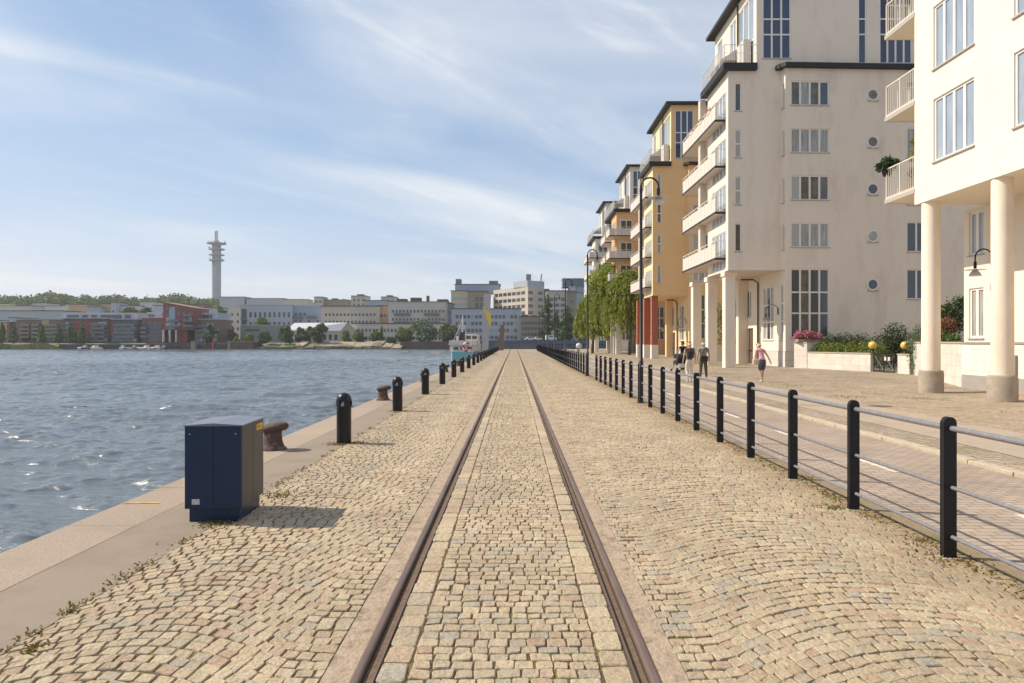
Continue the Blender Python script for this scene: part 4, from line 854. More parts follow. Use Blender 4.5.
FLZ = [6.05 + 2.88 * i for i in range(6)]
def house(dy, label, wm, sm, west_lower, pil, low_mat, full=True, pil_square=True, corner_balconies=False, eaves=False, tower=None):
    """one of the row of equal point blocks; 42+dy is its south front"""
    Y = 42.0 + dy; t = empty('apartment_building', label, 'building', (13.16, Y, 0)); OX, OY = 13.16, Y
    xw, xt, xb, xe = 0.0, 1.74, 3.24, 16.5; yb = -0.45; yn = 8.6; yl = 4.4
    zr = 18.3; zs = FLZ[0]
    G = lambda name, mb, m: mb.build(name, [MATS[q] for q in m] if isinstance(m, (list, tuple)) else MATS[m], t)
    # --- south front, west part (A), with slim windows
    hA = [(0.40, 0.83, z + 1.14, z + 2.90) for z in FLZ[:4]]
    w_ = MB(); wall(w_, (xw, 0), (xb, 0), zs, zr, hA)
    tw = [(2.12, 3.86, 19.1, 24.0 if False else 23.6)]
    G('wall', w_, sm); w_ = MB(); tm = tower or sm
    # tower front above the main roof, same plane as A
    wt = [(2.12 - xt, 3.86 - xt, zr + 0.75, 23.6), (7.99 - xt, 8.5 - xt, zr + 0.45, 23.6), (9.3 - xt, 11.3 - xt, zr + 0.45, 23.6)]
    wall(w_, (xt, 0), (xe, 0), zr, 24.1, wt)
    G('wall', w_, tm); w_ = MB()
    # step between A and B, then front B
    hs = [(0.10, 0.36, z + 0.0 + 1.2, z + 2.75) for z in FLZ[:4]] + [(0.10, 0.36, 3.2, 5.9)]
    wall(w_, (xb, 0), (xb + 0.1, yb), zs, zr, [(a, b, c, d) for a, b, c, d in hs[:4]])
    B0, B1 = (xb + 0.1, yb), (xe, yb + 0.55)
    hB = []
    for z in FLZ[:4]: hB.append((0.33, 2.72, z + 1.35, z + 2.85)); 
    tall = (0.33, 2.72, 1.9, zs + 0.05)
    hB.append(tall)
    s2 = 7.55
    for z in [FLZ[0] - 2.9] + FLZ[:4]: hB.append((s2, s2 + 1.25, z + 1.10, z + 2.95))
    wall(w_, B0, B1, 0.1, zr, hB)
    # round windows: ring + glass set in a shallow drum
    G('wall', w_, sm)
    for h in hA: window(t, (xw, 0), (xb, 0), h, 1, rows=(0.5,) if h[2] < 14 and h[2] > 10 else (), glass=random.choice(['glass_curtain', 'glass_blind', 'glass_room']))
    for h in hs[:4]: window(t, (xb, 0), (xb + 0.1, yb), h, 1, glass='glass_pale')
    cur = [['glass_room', 'glass_room', 'glass_curtain', 'glass_blind'], ['glass_blind', 'glass_curtain', 'glass_curtain', 'glass_curtain'], ['glass_blind', 'glass_room', 'glass_room', 'glass_room'], ['glass_blind', 'glass_curtain', 'glass_curtain', 'glass_curtain']]
    cur[0] = ['glass_curtain', 'glass_room', 'glass_curtain', 'glass_curtain']; cur[1] = ['glass_curtain'] * 4; cur[3] = ['glass_curtain', 'glass_room', 'glass_curtain', 'glass_blue']
    for i, h in enumerate(hB[:4]): window(t, B0, B1, h, 4, gcol=[['glass_blind', 'glass_curtain', 'glass_curtain', 'glass_curtain'], ['glass_blind', 'glass_room', 'glass_room', 'glass_room'], ['glass_curtain'] * 4, ['glass_room', 'glass_curtain', 'glass_room', 'glass_blue']][i])
    window(t, B0, B1, tall, 4, rows=(0.355, 0.66), glass='glass_dark', gcol=['glass_dark', 'glass_room', 'glass_dark', 'glass_dark'])
    for i, h in enumerate(hB[5:]): window(t, B0, B1, h, 2, gcol=['glass_dark', 'glass_deep'] if i < 2 else ['glass_curtain', 'glass_dark'])
    ub = (Vector(B1) - Vector(B0)).normalized()
    for z in [3.2] + FLZ[:4]:
        c = Vector(B0) + ub * 5.42; zc = z + 2.05 if z > 4 else z + 1.95
        ring = MB(); pf = []
        n_ = 28
        for rr, d in ((0.385, 0.03), (0.385, -0.07), (0.30, -0.07), (0.28, -0.012)): pf.append((rr, d))
        vs = []; fs = []
        for rr, d in pf:
            for k in range(n_):
                a = 2 * math.pi * k / n_; vs.append((c.x + ub.x * rr * math.cos(a) + ub.y * -d * -1 * 0, c.y + d + ub.y * rr * math.cos(a), zc + rr * math.sin(a)))
        for i in range(len(pf) - 1):
            for k in range(n_): fs.append((i * n_ + k, i * n_ + (k + 1) % n_, (i + 1) * n_ + (k + 1) % n_, (i + 1) * n_ + k))
        ring.add(vs, fs, 0, True); ring.box(c.x - 0.36, c.x + 0.36, c.y - 0.07, c.y - 0.003, zc - 0.40, zc - 0.37, 1)
        ro = ring.build('round_window', [MATS['frame_white'], MATS['sill_metal']], t)
        g = MB(); g.add([(c.x + 0.295 * math.cos(2 * math.pi * k / n_), c.y - 0.012 + ub.y * 0.295 * math.cos(2 * math.pi * k / n_), zc + 0.295 * math.sin(2 * math.pi * k / n_)) for k in range(n_)], [tuple(range(n_))]); g.build('glass', MATS['glass_dark' if z < 4 else random.choice(['glass_dark', 'glass_curtain', 'glass_dark', 'glass_room'])], ro)
    tg = [['glass_blue', 'glass_blue', 'glass_blue'], ['glass_blue'], ['glass_deep', 'glass_blue', 'glass_blue', 'glass_blue']]
    for h, cc, q in zip(wt, (3, 1, 4), tg):
        H_ = h[3] - h[2]; f = lambda z: (z - h[2]) / H_
        window(t, (xt, 0), (xe, 0), h, cc, rows=(f(zr + 2.25), f(zr + 3.2)), gcol=q, fw=0.07)
    # --- west sides: main body, tower, loggia back
    ww = MB()
    hW = [(yl - 3.4, yl - 0.45, z + 0.18, z + 2.5) for z in FLZ[:4]]
    wall(ww, (xw, yl), (xw, 0), zs, zr, hW)
    wall(ww, (xt, yn), (xt, yl), zs, zr, [])
    wall(ww, (xt, yl), (xw, yl), zs, zr, []); 
    G('wall', ww, wm); ww = MB()
    hT = [(0.55, 1.75, 19.2, 23.4), (3.5, 4.7, 19.9, 23.4), (5.2, 8.1, 19.0, 23.4)]
    wall(ww, (xt, yn), (xt, 0), zr, 24.1, hT)
    wall(ww, (xe, yn), (xt, yn), zs, 24.1, []); wall(ww, (xe, yb + 0.55), (xe, yn), 0.1, 24.1, [])
    G('wall', ww, tower or wm)
    for h in hW: window(t, (xw, yl), (xw, 0), h, 4, glass='glass_pale', gcol=['glass_pale', 'glass_curtain', 'glass_pale', 'glass_pale'], sill=False)
    for h, cc in zip(hT, (1, 2, 3)): window(t, (xt, yn), (xt, 0), h, cc, rows=(0.35,) if cc == 3 else (), glass='glass_pale', sill=False)
    # --- ground floor, set back
    gw = MB(); hG = [(0.35, 0.85, 1.75, 5.2), (1.9, 3.8, 1.75, 5.2), (5.6, 6.7, 0.2, 2.6), (6.0, 6.9, 3.4, 5.2)]
    hG = [(0.35, 1.15, 1.75, 5.2), ] if False else hG
    L_ = yn - yb
    hgl = [(L_ - b, L_ - a, c, d) for a, b, c, d in hG]
    wall(gw, (xb + 0.1, yn), (xb + 0.1, yb), 1.1, zs, [h for h in hgl if h[2] > 1.1] + [(hgl[2][0], hgl[2][1], 1.1, 2.6)])
    wall(gw, (xe, yn), (xb + 0.1, yn), 0.1, zs, []); G('ground_floor_wall', gw, low_mat)
    bs = MB(); wall(bs, (xb + 0.08, yn), (xb + 0.08, yb - 0.0), 0.05, 1.1, [(hgl[2][0], hgl[2][1], 0.12, 1.1)]); wall(bs, (xb + 0.08, yb - 0.02), (xb + 1.0, yb - 0.0), 0.05, 1.1, []); bs.prism([(xb + 0.08, yb - 0.02), (xb + 0.1, yb), (xb + 0.1, yn), (xb + 0.08, yn)], 1.095, 1.10); G('stone_base', bs, 'base_tiles')
    for j, h in enumerate(hgl):
        if h[2] > 1.1: window(t, (xb + 0.1, yn), (xb + 0.1, yb), h, [1, 3, 1, 2][j], rows=(0.34, 0.66) if j < 2 else (), glass='glass_curtain' if j != 1 else 'glass_dark', gcol=['glass_curtain', 'glass_dark', 'glass_curtain'] if j == 1 else ())
    dd = MB(); dd.box(xb + 0.2, xb + 0.26, yn - hgl[2][1], yn - hgl[2][0], 0.1, 2.6); do = G('door', dd, 'door_brown')
    # brown door stands beside a small pier
    pr = MB(); pr.box(xb - 0.55, xb + 0.095, yn - hgl[2][0] + 0.003, yn - hgl[2][0] + 0.55, 0.05, zs - 0.003); G('pier', pr, low_mat)
    dp = MB(); dp.tube([(xb - 0.7, 5.2, zs - 0.12), (xb - 0.2, 4.2, zs - 0.2), (xb + 0.0, 3.95, zs - 0.45), (xb + 0.0, 3.95, 0.1)], 0.05, 8); G('downpipe', dp, 'black_trim')
    wall_lamp(t, xb + 0.08, 0.65, 3.6, 1.5); wall_lamp(t, xb + 0.08, 7.4, 3.4, 1.3)
    # soffit
    sf = MB(); sf.prism([(xw + 0.01, 0.01), (xb + 0.09, 0.01), (xb + 0.09, yn - 0.01), (xt + 0.01, yn - 0.01), (xt + 0.01, yl - 0.01), (xw + 0.01, yl - 0.01)], zs - 0.002, zs + 0.2); G('soffit', sf, 'panel_white' if wm == 'render_white' else low_mat)
    # roof terraces and roofs
    yT = yn + 0.3 if eaves else yl + 0.45
    rf = MB(); rf.prism([(xw - 0.38, -0.3), (xt - 0.03, -0.3), (xt - 0.03, yT), (xw - 0.38, yT)], zr + 0.003, zr + 0.40); G('terrace', rf, 'black_trim')
    rb = MB(); rb.prism([(xb - 0.35, -0.003), (xb - 0.35, -0.35), (xb + 0.02, yb - 0.3), (xe + 0.2, yb + 0.25), (xe + 0.2, -0.003)][::1], zr + 0.003, zr + 0.26); G('roof_edge', rb, 'black_trim')
    tr = MB(); tr.prism([(xt - 0.55, -0.45), (xe + 0.4, -0.45), (xe + 0.4, yn + 0.5), (xt - 0.55, yn + 0.5)], 24.1, 24.32); G('roof', tr, 'black_trim')
    r_ = MB(); H = 1.12; zt = zr + 0.40
    for (a, b) in (((xw - 0.30, -0.22), (xt - 0.06, -0.22)), ((xw - 0.30, -0.22), (xw - 0.30, yT - 0.1))):
        a3, b3 = Vector((*a, zt)), Vector((*b, zt)); Ln = (b3 - a3).length; n_ = int(Ln / 1.0) + 1
        r_.tube([a3 + Vector((0, 0, H)), b3 + Vector((0, 0, H))], 0.024, 8)
        r_.tube([a3 + Vector((0, 0, H * 0.55)), b3 + Vector((0, 0, H * 0.55))], 0.012, 6)
        for i in range(n_ + 1): p = a3.lerp(b3, i / n_); r_.tube([p, p + Vector((0, 0, H))], 0.018, 6)
        for i in range(int(Ln / 0.14)): p = a3.lerp(b3, (i + 0.5) * 0.14 / Ln); r_.box(p.x - 0.007, p.x + 0.007, p.y - 0.007, p.y + 0.007, zt, zt + H)
    ro = G('terrace_railing', r_, 'frame_white')
    aw = MB(); aw.box(xt - 0.5, xt - 0.02, 0.9, 2.1, zt, zt + 1.95); G('storage_cabinet', aw, 'panel_white')
    aw = MB(); aw.prism([(xt - 1.5, 2.3), (xt - 0.01, 2.3), (xt - 0.01, 5.2), (xt - 1.5, 5.2)], zt + 1.2, zt + 1.3, ztop=[zt + 1.25, zt + 2.2, zt + 2.2, zt + 1.25]); G('awning', aw, 'panel_white')
    gt = MB(); gt.tube([(xt - 0.05, 3.4, 24.0), (xt - 0.05, 3.4, 19)], 0.05, 8); G('downpipe', gt, 'black_trim')
    # balconies along the west side
    if not corner_balconies:
        for z in FLZ[:4]:
            b = balcony(t, -0.58, 2.6, 0.75, 9.0, z + 0.75 - 0.02, 'frame_white', ends=('s', 'n'), panel=('w', 'n'))
        c = MB(); c.box(-0.35, 0.05, 5.0, 5.5, 6.97, zr); G('column', c, 'panel_white')
    else:
        for z in FLZ[:4]:
            b = balcony(t, -1.1, 2.1, -1.25, 1.8, z + 0.3, 'frame_white', ends=('s', 'n'), panel=('s', 'w'))
            b = balcony(t, -0.9, 1.7, 4.6, 9.0, z + 0.3, 'frame_white', ends=('s', 'n'), panel=('w', 's'))
            dr = MB(); dr.box(0.5, 2.0, -0.03, 0.03, z + 0.45, z + 2.6); fo = G('balcony_door', dr, 'frame_white')
            for q in range(2): gl = MB(); gl.box(0.58 + 0.72 * q, 1.20 + 0.72 * q, -0.045, -0.032, z + 0.55, z + 2.5); gl.build('glass', MATS['glass_dark'], fo)
    # pillars
    for y_ in (0.55, 4.35, 8.2) if not corner_balconies else (0.3, 2.5, 5, 7.5):
        if isinstance(pil, tuple):
            p = MB(); p.box(0.02, 0.62, y_, y_ + 0.6, 1.35, zs - 0.01); po = G('pillar', p, pil[0]); p = MB(); p.box(0.0, 0.64, y_ - 0.02, y_ + 0.62, 0, 1.35); p.build('pillar_base', MATS[pil[1]], po)
        else:
            p = MB(); p.box(0.0, 0.62, y_, y_ + 0.62, 0, zs - 0.30); po = G('pillar', p, pil); p = MB(); p.box(-0.08, 0.70, y_ - 0.08, y_ + 0.70, zs - 0.30, zs - 0.004); p.build('capital', MATS[pil], po)
    return t

def tile_mat(name, c1, c2, mort, bw, rh, rot=False):
    m = bpy.data.materials.new(name); m.use_nodes = True; n = m.node_tree.nodes; l = m.node_tree.links; p = n['Principled BSDF']; p.inputs['Roughness'].default_value = 0.75
    t = n.new('ShaderNodeTexCoord'); sp = n.new('ShaderNodeSeparateXYZ'); l.new(t.outputs['Object'], sp.inputs[0])
    ad = n.new('ShaderNodeMath'); ad.operation = 'ADD'; l.new(sp.outputs[0], ad.inputs[0]); l.new(sp.outputs[1], ad.inputs[1])
    cb = n.new('ShaderNodeCombineXYZ'); l.new(ad.outputs[0], cb.inputs[0]); l.new(sp.outputs[2], cb.inputs[1])
    b = n.new('ShaderNodeTexBrick'); b.inputs['Scale'].default_value = 1.0; b.inputs['Brick Width'].default_value = bw; b.inputs['Row Height'].default_value = rh; b.inputs['Mortar Size'].default_value = 0.008
    b.inputs['Color1'].default_value = (*c1, 1); b.inputs['Color2'].default_value = (*c2, 1); b.inputs['Mortar'].default_value = (*mort, 1); l.new(cb.outputs[0], b.inputs[0])
    ns = n.new('ShaderNodeTexNoise'); ns.inputs['Scale'].default_value = 2.5; ns.inputs['Detail'].default_value = 7; l.new(t.outputs['Object'], ns.inputs[0])
    mr = n.new('ShaderNodeMapRange'); mr.inputs[1].default_value = 0.3; mr.inputs[2].default_value = 0.7; mr.inputs[3].default_value = 0.9; mr.inputs[4].default_value = 1.08; l.new(ns.outputs[0], mr.inputs[0])
    hs = n.new('ShaderNodeHueSaturation'); l.new(b.outputs[0], hs.inputs['Color']); l.new(mr.outputs[0], hs.inputs['Value']); l.new(hs.outputs[0], p.inputs['Base Color']); MATS[name] = m
tile_mat('base_tiles', (0.62, 0.58, 0.51), (0.57, 0.53, 0.47), (0.42, 0.38, 0.33), 0.9, 0.52)
tile_mat('garden_tiles', (0.66, 0.61, 0.53), (0.61, 0.56, 0.49), (0.46, 0.42, 0.36), 0.72, 0.40)
mat('base_grey', (0.36, 0.33, 0.30), 0.85, col2=(0.30, 0.28, 0.26), nscale=3)

house(0.0, 'tall off-white apartment house with slim windows, portholes and three square white pillars', 'render_white', 'render_white', None, 'render_white', 'render_cream')
house(22.8, 'yellow ochre apartment house with red-brown pillars behind the off-white one', 'render_yellow_lower', 'render_yellow', None, ('red_brick_paint', 'render_offwhite'), 'render_yellow_lower')
house(45.7, 'orange apartment house with white corner balconies and dark eaves behind the willows', 'render_orange', 'render_orange', None, 'render_offwhite', 'render_offwhite', corner_balconies=True, eaves=True, tower='render_offwhite')
house(68.6, 'cream apartment house, farthest of the row along the quay', 'render_offwhite', 'render_offwhite', None, 'render_offwhite', 'render_offwhite', corner_balconies=True, eaves=True)

# house at the right edge, on round columns
def near_house():
    X = 13.06; t = empty('apartment_building', 'sunlit cream apartment house on round columns at the right edge', 'building', (X, 22.3, 0))
    zs = 6.12; zr = 21.0; fl = [zs + 2.88 * i for i in range(5)]; yn = 0.0; ys_ = -14.0; xg = 2.27; xe = 16
    G = lambda name, mb, m: mb.build(name, MATS[m], t)
    Lw = -ys_
    w_ = MB(); h4 = [(1.0, 2.88, z + 1.12, z + 3.10 if False else z + 3.08) for z in fl[:4]]; h5 = [(4.42, 6.3, z + 1.12, z + 3.08) for z in fl[:4]]; h6 = [(7.9, 9.8, z + 1.12, z + 3.08) for z in fl[:4]]
    h4 = [(a, b, c, min(d, zr - 0.1)) for a, b, c, d in h4]
    wall(w_, (0, 0), (0, ys_), zs, zr, h4 + h5 + h6, mi=0)
    hn = [(xe - 2.6, xe - 0.6, z + 0.4, z + 2.5) for z in fl[:4]]
    wall(w_, (xe, 0), (0, 0), zs, zr, hn); wall(w_, (0, ys_), (xe, ys_), zs, zr, []); wall(w_, (xe, ys_), (xe, 0), 0, zr, [])
    G('wall', w_, 'render_cream')
    for h in h4 + h5 + h6: window(t, (0, 0), (0, ys_), h, 4, glass='glass_pale', fw=0.07)
    for h in hn: window(t, (xe, 0), (0, 0), h, 2, glass='glass_dark')
    s = MB(); s.prism([(0.01, ys_ + 0.01), (xe - 0.01, ys_ + 0.01), (xe - 0.01, -0.01), (0.01, -0.01)], zs - 0.003, zs + 0.2); G('soffit', s, 'render_cream')
    g = MB(); hG = [(0.25, 0.97, 1.78, 3.45), (0.25, 0.97, 4.55, 6.0), (3.4, 4.6, 1.78, 3.45), (3.4, 4.6, 4.55, 6.0), (6.6, 7.8, 1.78, 3.45), (6.6, 7.8, 4.55, 6.0)]
    yo = 1.0
    wall(g, (xg, yo), (xg, ys_), 1.62, zs, hG); wall(g, (xe, yo), (xg, yo), 0.0, zs, []); wall(g, (xg, ys_), (xe, ys_), 0.0, zs, [])
    G('ground_floor_wall', g, 'render_cream')
    for h in hG: window(t, (xg, yo), (xg, ys_), h, 2, glass='glass_curtain' if h[2] < 3 else 'glass_pale')
    b = MB(); b.box(xg - 0.05, xg + 0.05, ys_, yo + 0.02, 0.0, 1.62); b.box(xg + 0.06, xg + 3, yo + 0.003, yo + 0.05, 0.0, 1.62); G('stone_base', b, 'base_tiles_white')
    b = MB(); b.box(xg - 0.07, xg - 0.052, ys_, yo + 0.02, 0.0, 0.55); G('plinth', b, 'base_grey')
    b = MB(); b.box(xg - 0.09, xg - 0.052, ys_, yo + 0.04, 1.60, 1.66); G('ledge', b, 'base_grey')
    b = MB(); b.box(xg - 0.12, xg - 0.055, -1.55, -1.38, 0.62, 1.25); G('intercom', b, 'rail_metal')
    for j, yy in enumerate((-0.4, -3.6, -6.8, -10.0)):
        c = MB(); c.lathe([(0.27, 0.74), (0.265, 3.0), (0.262, zs - 0.004)], 32, c=(0.29, yy, 0)); co = G('column', c, 'render_white')
        c = MB(); c.lathe([(0.36, 0.0), (0.36, 0.66), (0.345, 0.70), (0.345, 0.745), (0.27, 0.755)], 8 if False else 24, c=(0.29, yy, 0)); c.build('column_base', MATS['concrete_base'], co)
    for z in fl[:5]:
        bo = balcony(t, 0.0, 3.2, 0.004, 1.75, z + 0.40, 'render_offwhite', ends=('n',), panel=(), trim='sill_metal', wallm='render_cream')
    wall_lamp(t, xg - 0.05, -0.45, 4.35, 1.1)
    r = MB(); r.prism([(-0.3, ys_ - 0.3), (xe, ys_ - 0.3), (xe, 0.3), (-0.3, 0.3)], zr + 0.003, zr + 0.3); G('roof', r, 'black_trim')
tile_mat('base_tiles_white', (0.78, 0.73, 0.64), (0.73, 0.68, 0.60), (0.50, 0.46, 0.40), 0.62, 0.35)
near_house()

# ------------------------------------------------------------------ garden between the two nearest houses
def wall_run(name, label, pts, h, th, m, cap=True, cat='garden wall'):
    t = empty(name, label, cat, (pts[0][0], pts[0][1], 0)); o = Vector(pts[0])
    mb = MB(); cp = MB()
    for a, b in zip(pts[:-1], pts[1:]):
        a = Vector(a) - o; b = Vector(b) - o; u = (b - a).normalized(); n = Vector((-u.y, u.x))
        mb.prism([tuple(a), tuple(b), tuple(b + n * th), tuple(a + n * th)], 0, h)
        cp.prism([tuple(a - n * 0.03 - u * 0.02), tuple(b - n * 0.03 + u * 0.02), tuple(b + n * (th + 0.03) + u * 0.02), tuple(a + n * (th + 0.03) - u * 0.02)], h, h + 0.06)
    mb.build('wall_body', MATS[m], t)
    if cap: cp.build('coping', MATS['kerb_stone'], t)
    return t
wall_run('garden_wall', 'low pale tiled garden wall left of the iron gate, hedge above it', [(17.0, 39.6), (18.35, 35.2)], 1.02, 0.25, 'garden_tiles')
wall_run('garden_wall', 'short tall tiled pier carrying the flower box beside the off-white house', [(16.55, 40.4), (16.98, 39.62)], 1.58, 0.5, 'garden_tiles')
wall_run('gate_pier', 'short tiled pier right of the iron gate, under a globe lamp', [(18.68, 33.3), (18.62, 32.2)], 1.02, 0.3, 'garden_tiles', cat='gate pier')
wall_run('garden_wall', 'pale tiled garden wall between the climbing bush and the cream house', [(18.45, 31.6), (15.4, 23.4)], 1.6, 0.2, 'garden_tiles')
mat('globe_yellow', (0.80, 0.52, 0.10), 0.2, col2=(0.72, 0.44, 0.08), nscale=3, coat=0.5)
for (x, y, lb) in ((18.38, 35.05, 'yellow glass globe lamp on the left of the gate'), (18.84, 32.95, 'yellow glass globe lamp on the pier right of the gate')):
    t = empty('globe_lamp', lb, 'globe lamp', (x, y, 1.08), group='globe lamps flanking the gate')
    m = MB(); m.lathe([(0.12, 0), (0.12, 0.03), (0.07, 0.05), (0.07, 0.2), (0.1, 0.22)], 14); m.build('base', MATS['black_trim'], t)
    m = MB(); m.lathe([(0.06, 0.20)] + [(0.20 * math.sin(a), 0.40 - 0.20 * math.cos(a)) for a in [R(q) for q in range(20, 175, 12)]] + [(0.004, 0.60)], 24); m.build('globe', MATS['globe_yellow'], t)
t = empty('iron_gate', 'low iron garden gate with crossed bars between the globe lamps', 'gate', (18.45, 34.1, 0.1)); 
m = MB(); a, b = Vector((0.0, 0.95, 0)), Vector((0.1, -0.75, 0))
for z in (0.05, 0.62 + 0.3): m.tube([a + Vector((0, 0, z)), b + Vector((0, 0, z))], 0.02, 6)
for f in (0, 0.5, 1): p = a.lerp(b, f); m.tube([p + Vector((0, 0, 0)), p + Vector((0, 0, 1.0))], 0.022, 6)
m.build('gate_frame', MATS['black_trim'], t)
m = MB()
for f0, f1 in ((0, 0.5), (0.5, 1)):
    for za, zb in ((0.1, 0.9), (0.9, 0.1)): m.tube([a.lerp(b, f0) + Vector((0, 0, za)), a.lerp(b, f1) + Vector((0, 0, zb))], 0.010, 5)
for i in range(1, 12): p = a.lerp(b, i / 12); m.tube([p + Vector((0, 0, 0.05)), p + Vector((0, 0, 0.9))], 0.006, 4)
m.build('cross_bars', MATS['rail_metal'], t)
for f in (0.6, 0.78): p = a.lerp(b, f); m = MB(); m.box(p.x - 0.04, p.x - 0.03, p.y - 0.09, p.y + 0.09, 0.62, 0.80); m.build('sign_plate', MATS['panel_white'], t)
for (x0, y0, z0, x1, y1, n, h) in ((13.0, 45, 0, 0, 0, 0, 0),): pass
def bush(name, label, cat, cl, rad, n, size, m, seed, stem=True, group=None):
    c0 = Vector(cl[0]); t = empty(name, label, cat, (c0.x, c0.y, 0.1), group=group)
    P = [(Vector(c) - Vector((c0.x, c0.y, 0.1))) for c in cl]
    leaves('foliage', [tuple(p) for p in P], rad, n, size, MATS[m], t, seed=seed, shell=0.15)
    if stem:
        s = MB()
        for p in P[:6]: s.tube([(0, 0, 0) if len(P) < 3 else (p.x, p.y, 0), tuple(p)], [0.03, 0.012], 5)
        s.build('stem', MATS['bark'], t)
    return t
u = Vector((18.6 - 17.45, 35.4 - 39.6)); 
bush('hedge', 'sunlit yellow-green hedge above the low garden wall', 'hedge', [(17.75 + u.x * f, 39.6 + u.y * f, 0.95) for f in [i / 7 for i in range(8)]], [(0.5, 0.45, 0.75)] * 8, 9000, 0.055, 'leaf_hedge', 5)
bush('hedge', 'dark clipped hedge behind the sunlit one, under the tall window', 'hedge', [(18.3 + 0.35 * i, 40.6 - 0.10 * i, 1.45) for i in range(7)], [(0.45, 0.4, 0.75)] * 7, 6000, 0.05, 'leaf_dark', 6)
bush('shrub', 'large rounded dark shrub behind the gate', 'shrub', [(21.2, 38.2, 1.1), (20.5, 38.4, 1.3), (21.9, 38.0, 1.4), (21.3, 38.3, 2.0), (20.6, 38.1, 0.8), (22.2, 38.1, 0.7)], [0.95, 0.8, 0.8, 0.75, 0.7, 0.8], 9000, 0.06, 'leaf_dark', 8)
bush('climbing_bush', 'silver-green climbing bush tumbling over the wall behind the left round column', 'shrub', [(18.85, 32.0, 1.5), (18.75, 31.6, 0.9), (18.6, 31.2, 1.6), (18.6, 31.4, 0.5), (19.0, 31.8, 2.0), (18.5, 30.8, 1.1)], [0.5, 0.45, 0.5, 0.42, 0.5, 0.4], 7000, 0.05, 'leaf_silver', 9)
bush('shrub', 'rust-red shrub behind the garden wall by the cream house', 'shrub', [(18.0, 28.6, 2.3), (17.6, 27.9, 2.2), (18.3, 29.2, 2.2)], [0.45, 0.4, 0.4], 3000, 0.05, 'leaf_rust', 10)
bush('shrub', 'green shrub hanging over the top of the garden wall by the cream house', 'shrub', [(17.9, 28.8, 1.75), (17.4, 27.5, 1.7), (17.0, 26.4, 1.6), (18.2, 29.8, 1.8)], [0.45, 0.42, 0.4, 0.45], 4000, 0.05, 'leaf_green', 11)
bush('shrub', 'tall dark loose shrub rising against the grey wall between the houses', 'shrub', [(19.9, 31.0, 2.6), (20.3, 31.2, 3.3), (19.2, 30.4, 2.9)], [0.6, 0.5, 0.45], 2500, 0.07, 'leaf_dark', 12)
# flower box
t = empty('flower_box', 'box of pink and red flowers on the tiled pier by the tall window', 'flower box', (16.9, 40.1, 1.64))
m = MB(); m.box(-0.35, 0.9, -0.25, 0.2, 0, 0.16); m.build('box', MATS['concrete_base'], t, 0.01)
leaves('petals', [(-0.2, 0, 0.36), (0.2, -0.05, 0.38), (0.6, 0, 0.34), (0.95, 0, 0.3)], [0.28, 0.3, 0.28, 0.25], 1500, 0.06, MATS['petal_pink'], t, seed=13); leaves('leaves', [(-0.1, 0, 0.25), (0.5, 0, 0.25)], [0.3, 0.35], 500, 0.05, MATS['leaf_green'], t, seed=14)
for j, (y_, m_) in enumerate(((44.3, 'petal_pink'), (46.2, 'leaf_rust'), (48.6, 'petal_pink'))):
    t = empty('flower_box', ['box of red flowers on the top balcony rail, nearest of three', 'box of rusty-red plants in the middle of the top balcony rail', 'box of red flowers at the far end of the top balcony rail'][j], 'flower box', (12.66, y_, FLZ[3] + 1.78)); m = MB(); m.box(-0.09, 0.09, -0.35, 0.35, -0.08, 0.08); m.build('box', MATS['panel_white'], t)
    leaves('petals', [(0, -0.2, 0.16), (0, 0.2, 0.16)], [0.14, 0.15], 160, 0.05, MATS[m_], t, seed=60 + j)
# plants on the near balcony
t = empty('potted_plant', 'bushy green plant in a dark pot hung on the lowest balcony rail', 'plant', (13.16, 24.12, 7.72)); m = MB(); m.lathe([(0.13, -0.22), (0.18, 0.0), (0.17, 0.02)], 14); m.build('pot', MATS['black_trim'], t)
leaves('foliage', [(0, 0, 0.18), (-0.2, 0, 0.1), (0.24, 0.0, 0.2), (0.0, 0.0, 0.32)], [0.24, 0.18, 0.2, 0.16], 330, 0.075, MATS['leaf_dark'], t, seed=15, elong=2.4)
t = empty('potted_plant', 'climbing plant with yellow flowers at the wall end of the lowest balcony', 'plant', (13.5, 23.1, 6.7)); m = MB(); m.lathe([(0.12, 0), (0.15, 0.3)], 12); m.build('pot', MATS['red_brick_paint'], t)
leaves('foliage', [(0, 0, 0.7), (0.0, 0, 1.2), (0, 0, 1.7)], [0.2, 0.2, 0.16], 500, 0.05, MATS['leaf_yellow'], t, seed=16)
# bit of white conifer-like post & things behind
bush('hedge', 'green hedge in the garden seen between the square white pillars', 'hedge', [(17 + 1.1 * i, 55.5, 1.2) for i in range(9)] + [(16.6, 56, 3.6), (18.5, 56, 4.0)], [(0.9, 0.7, 1.2)] * 9 + [(1.4, 1.4, 1.4), (1.5, 1.5, 1.5)], 7000, 0.09, 'leaf_green', 17)
wall_run('garden_wall', 'low tiled wall glimpsed between the square white pillars', [(15.6, 54.2), (26, 53.6)], 1.4, 0.25, 'garden_tiles')

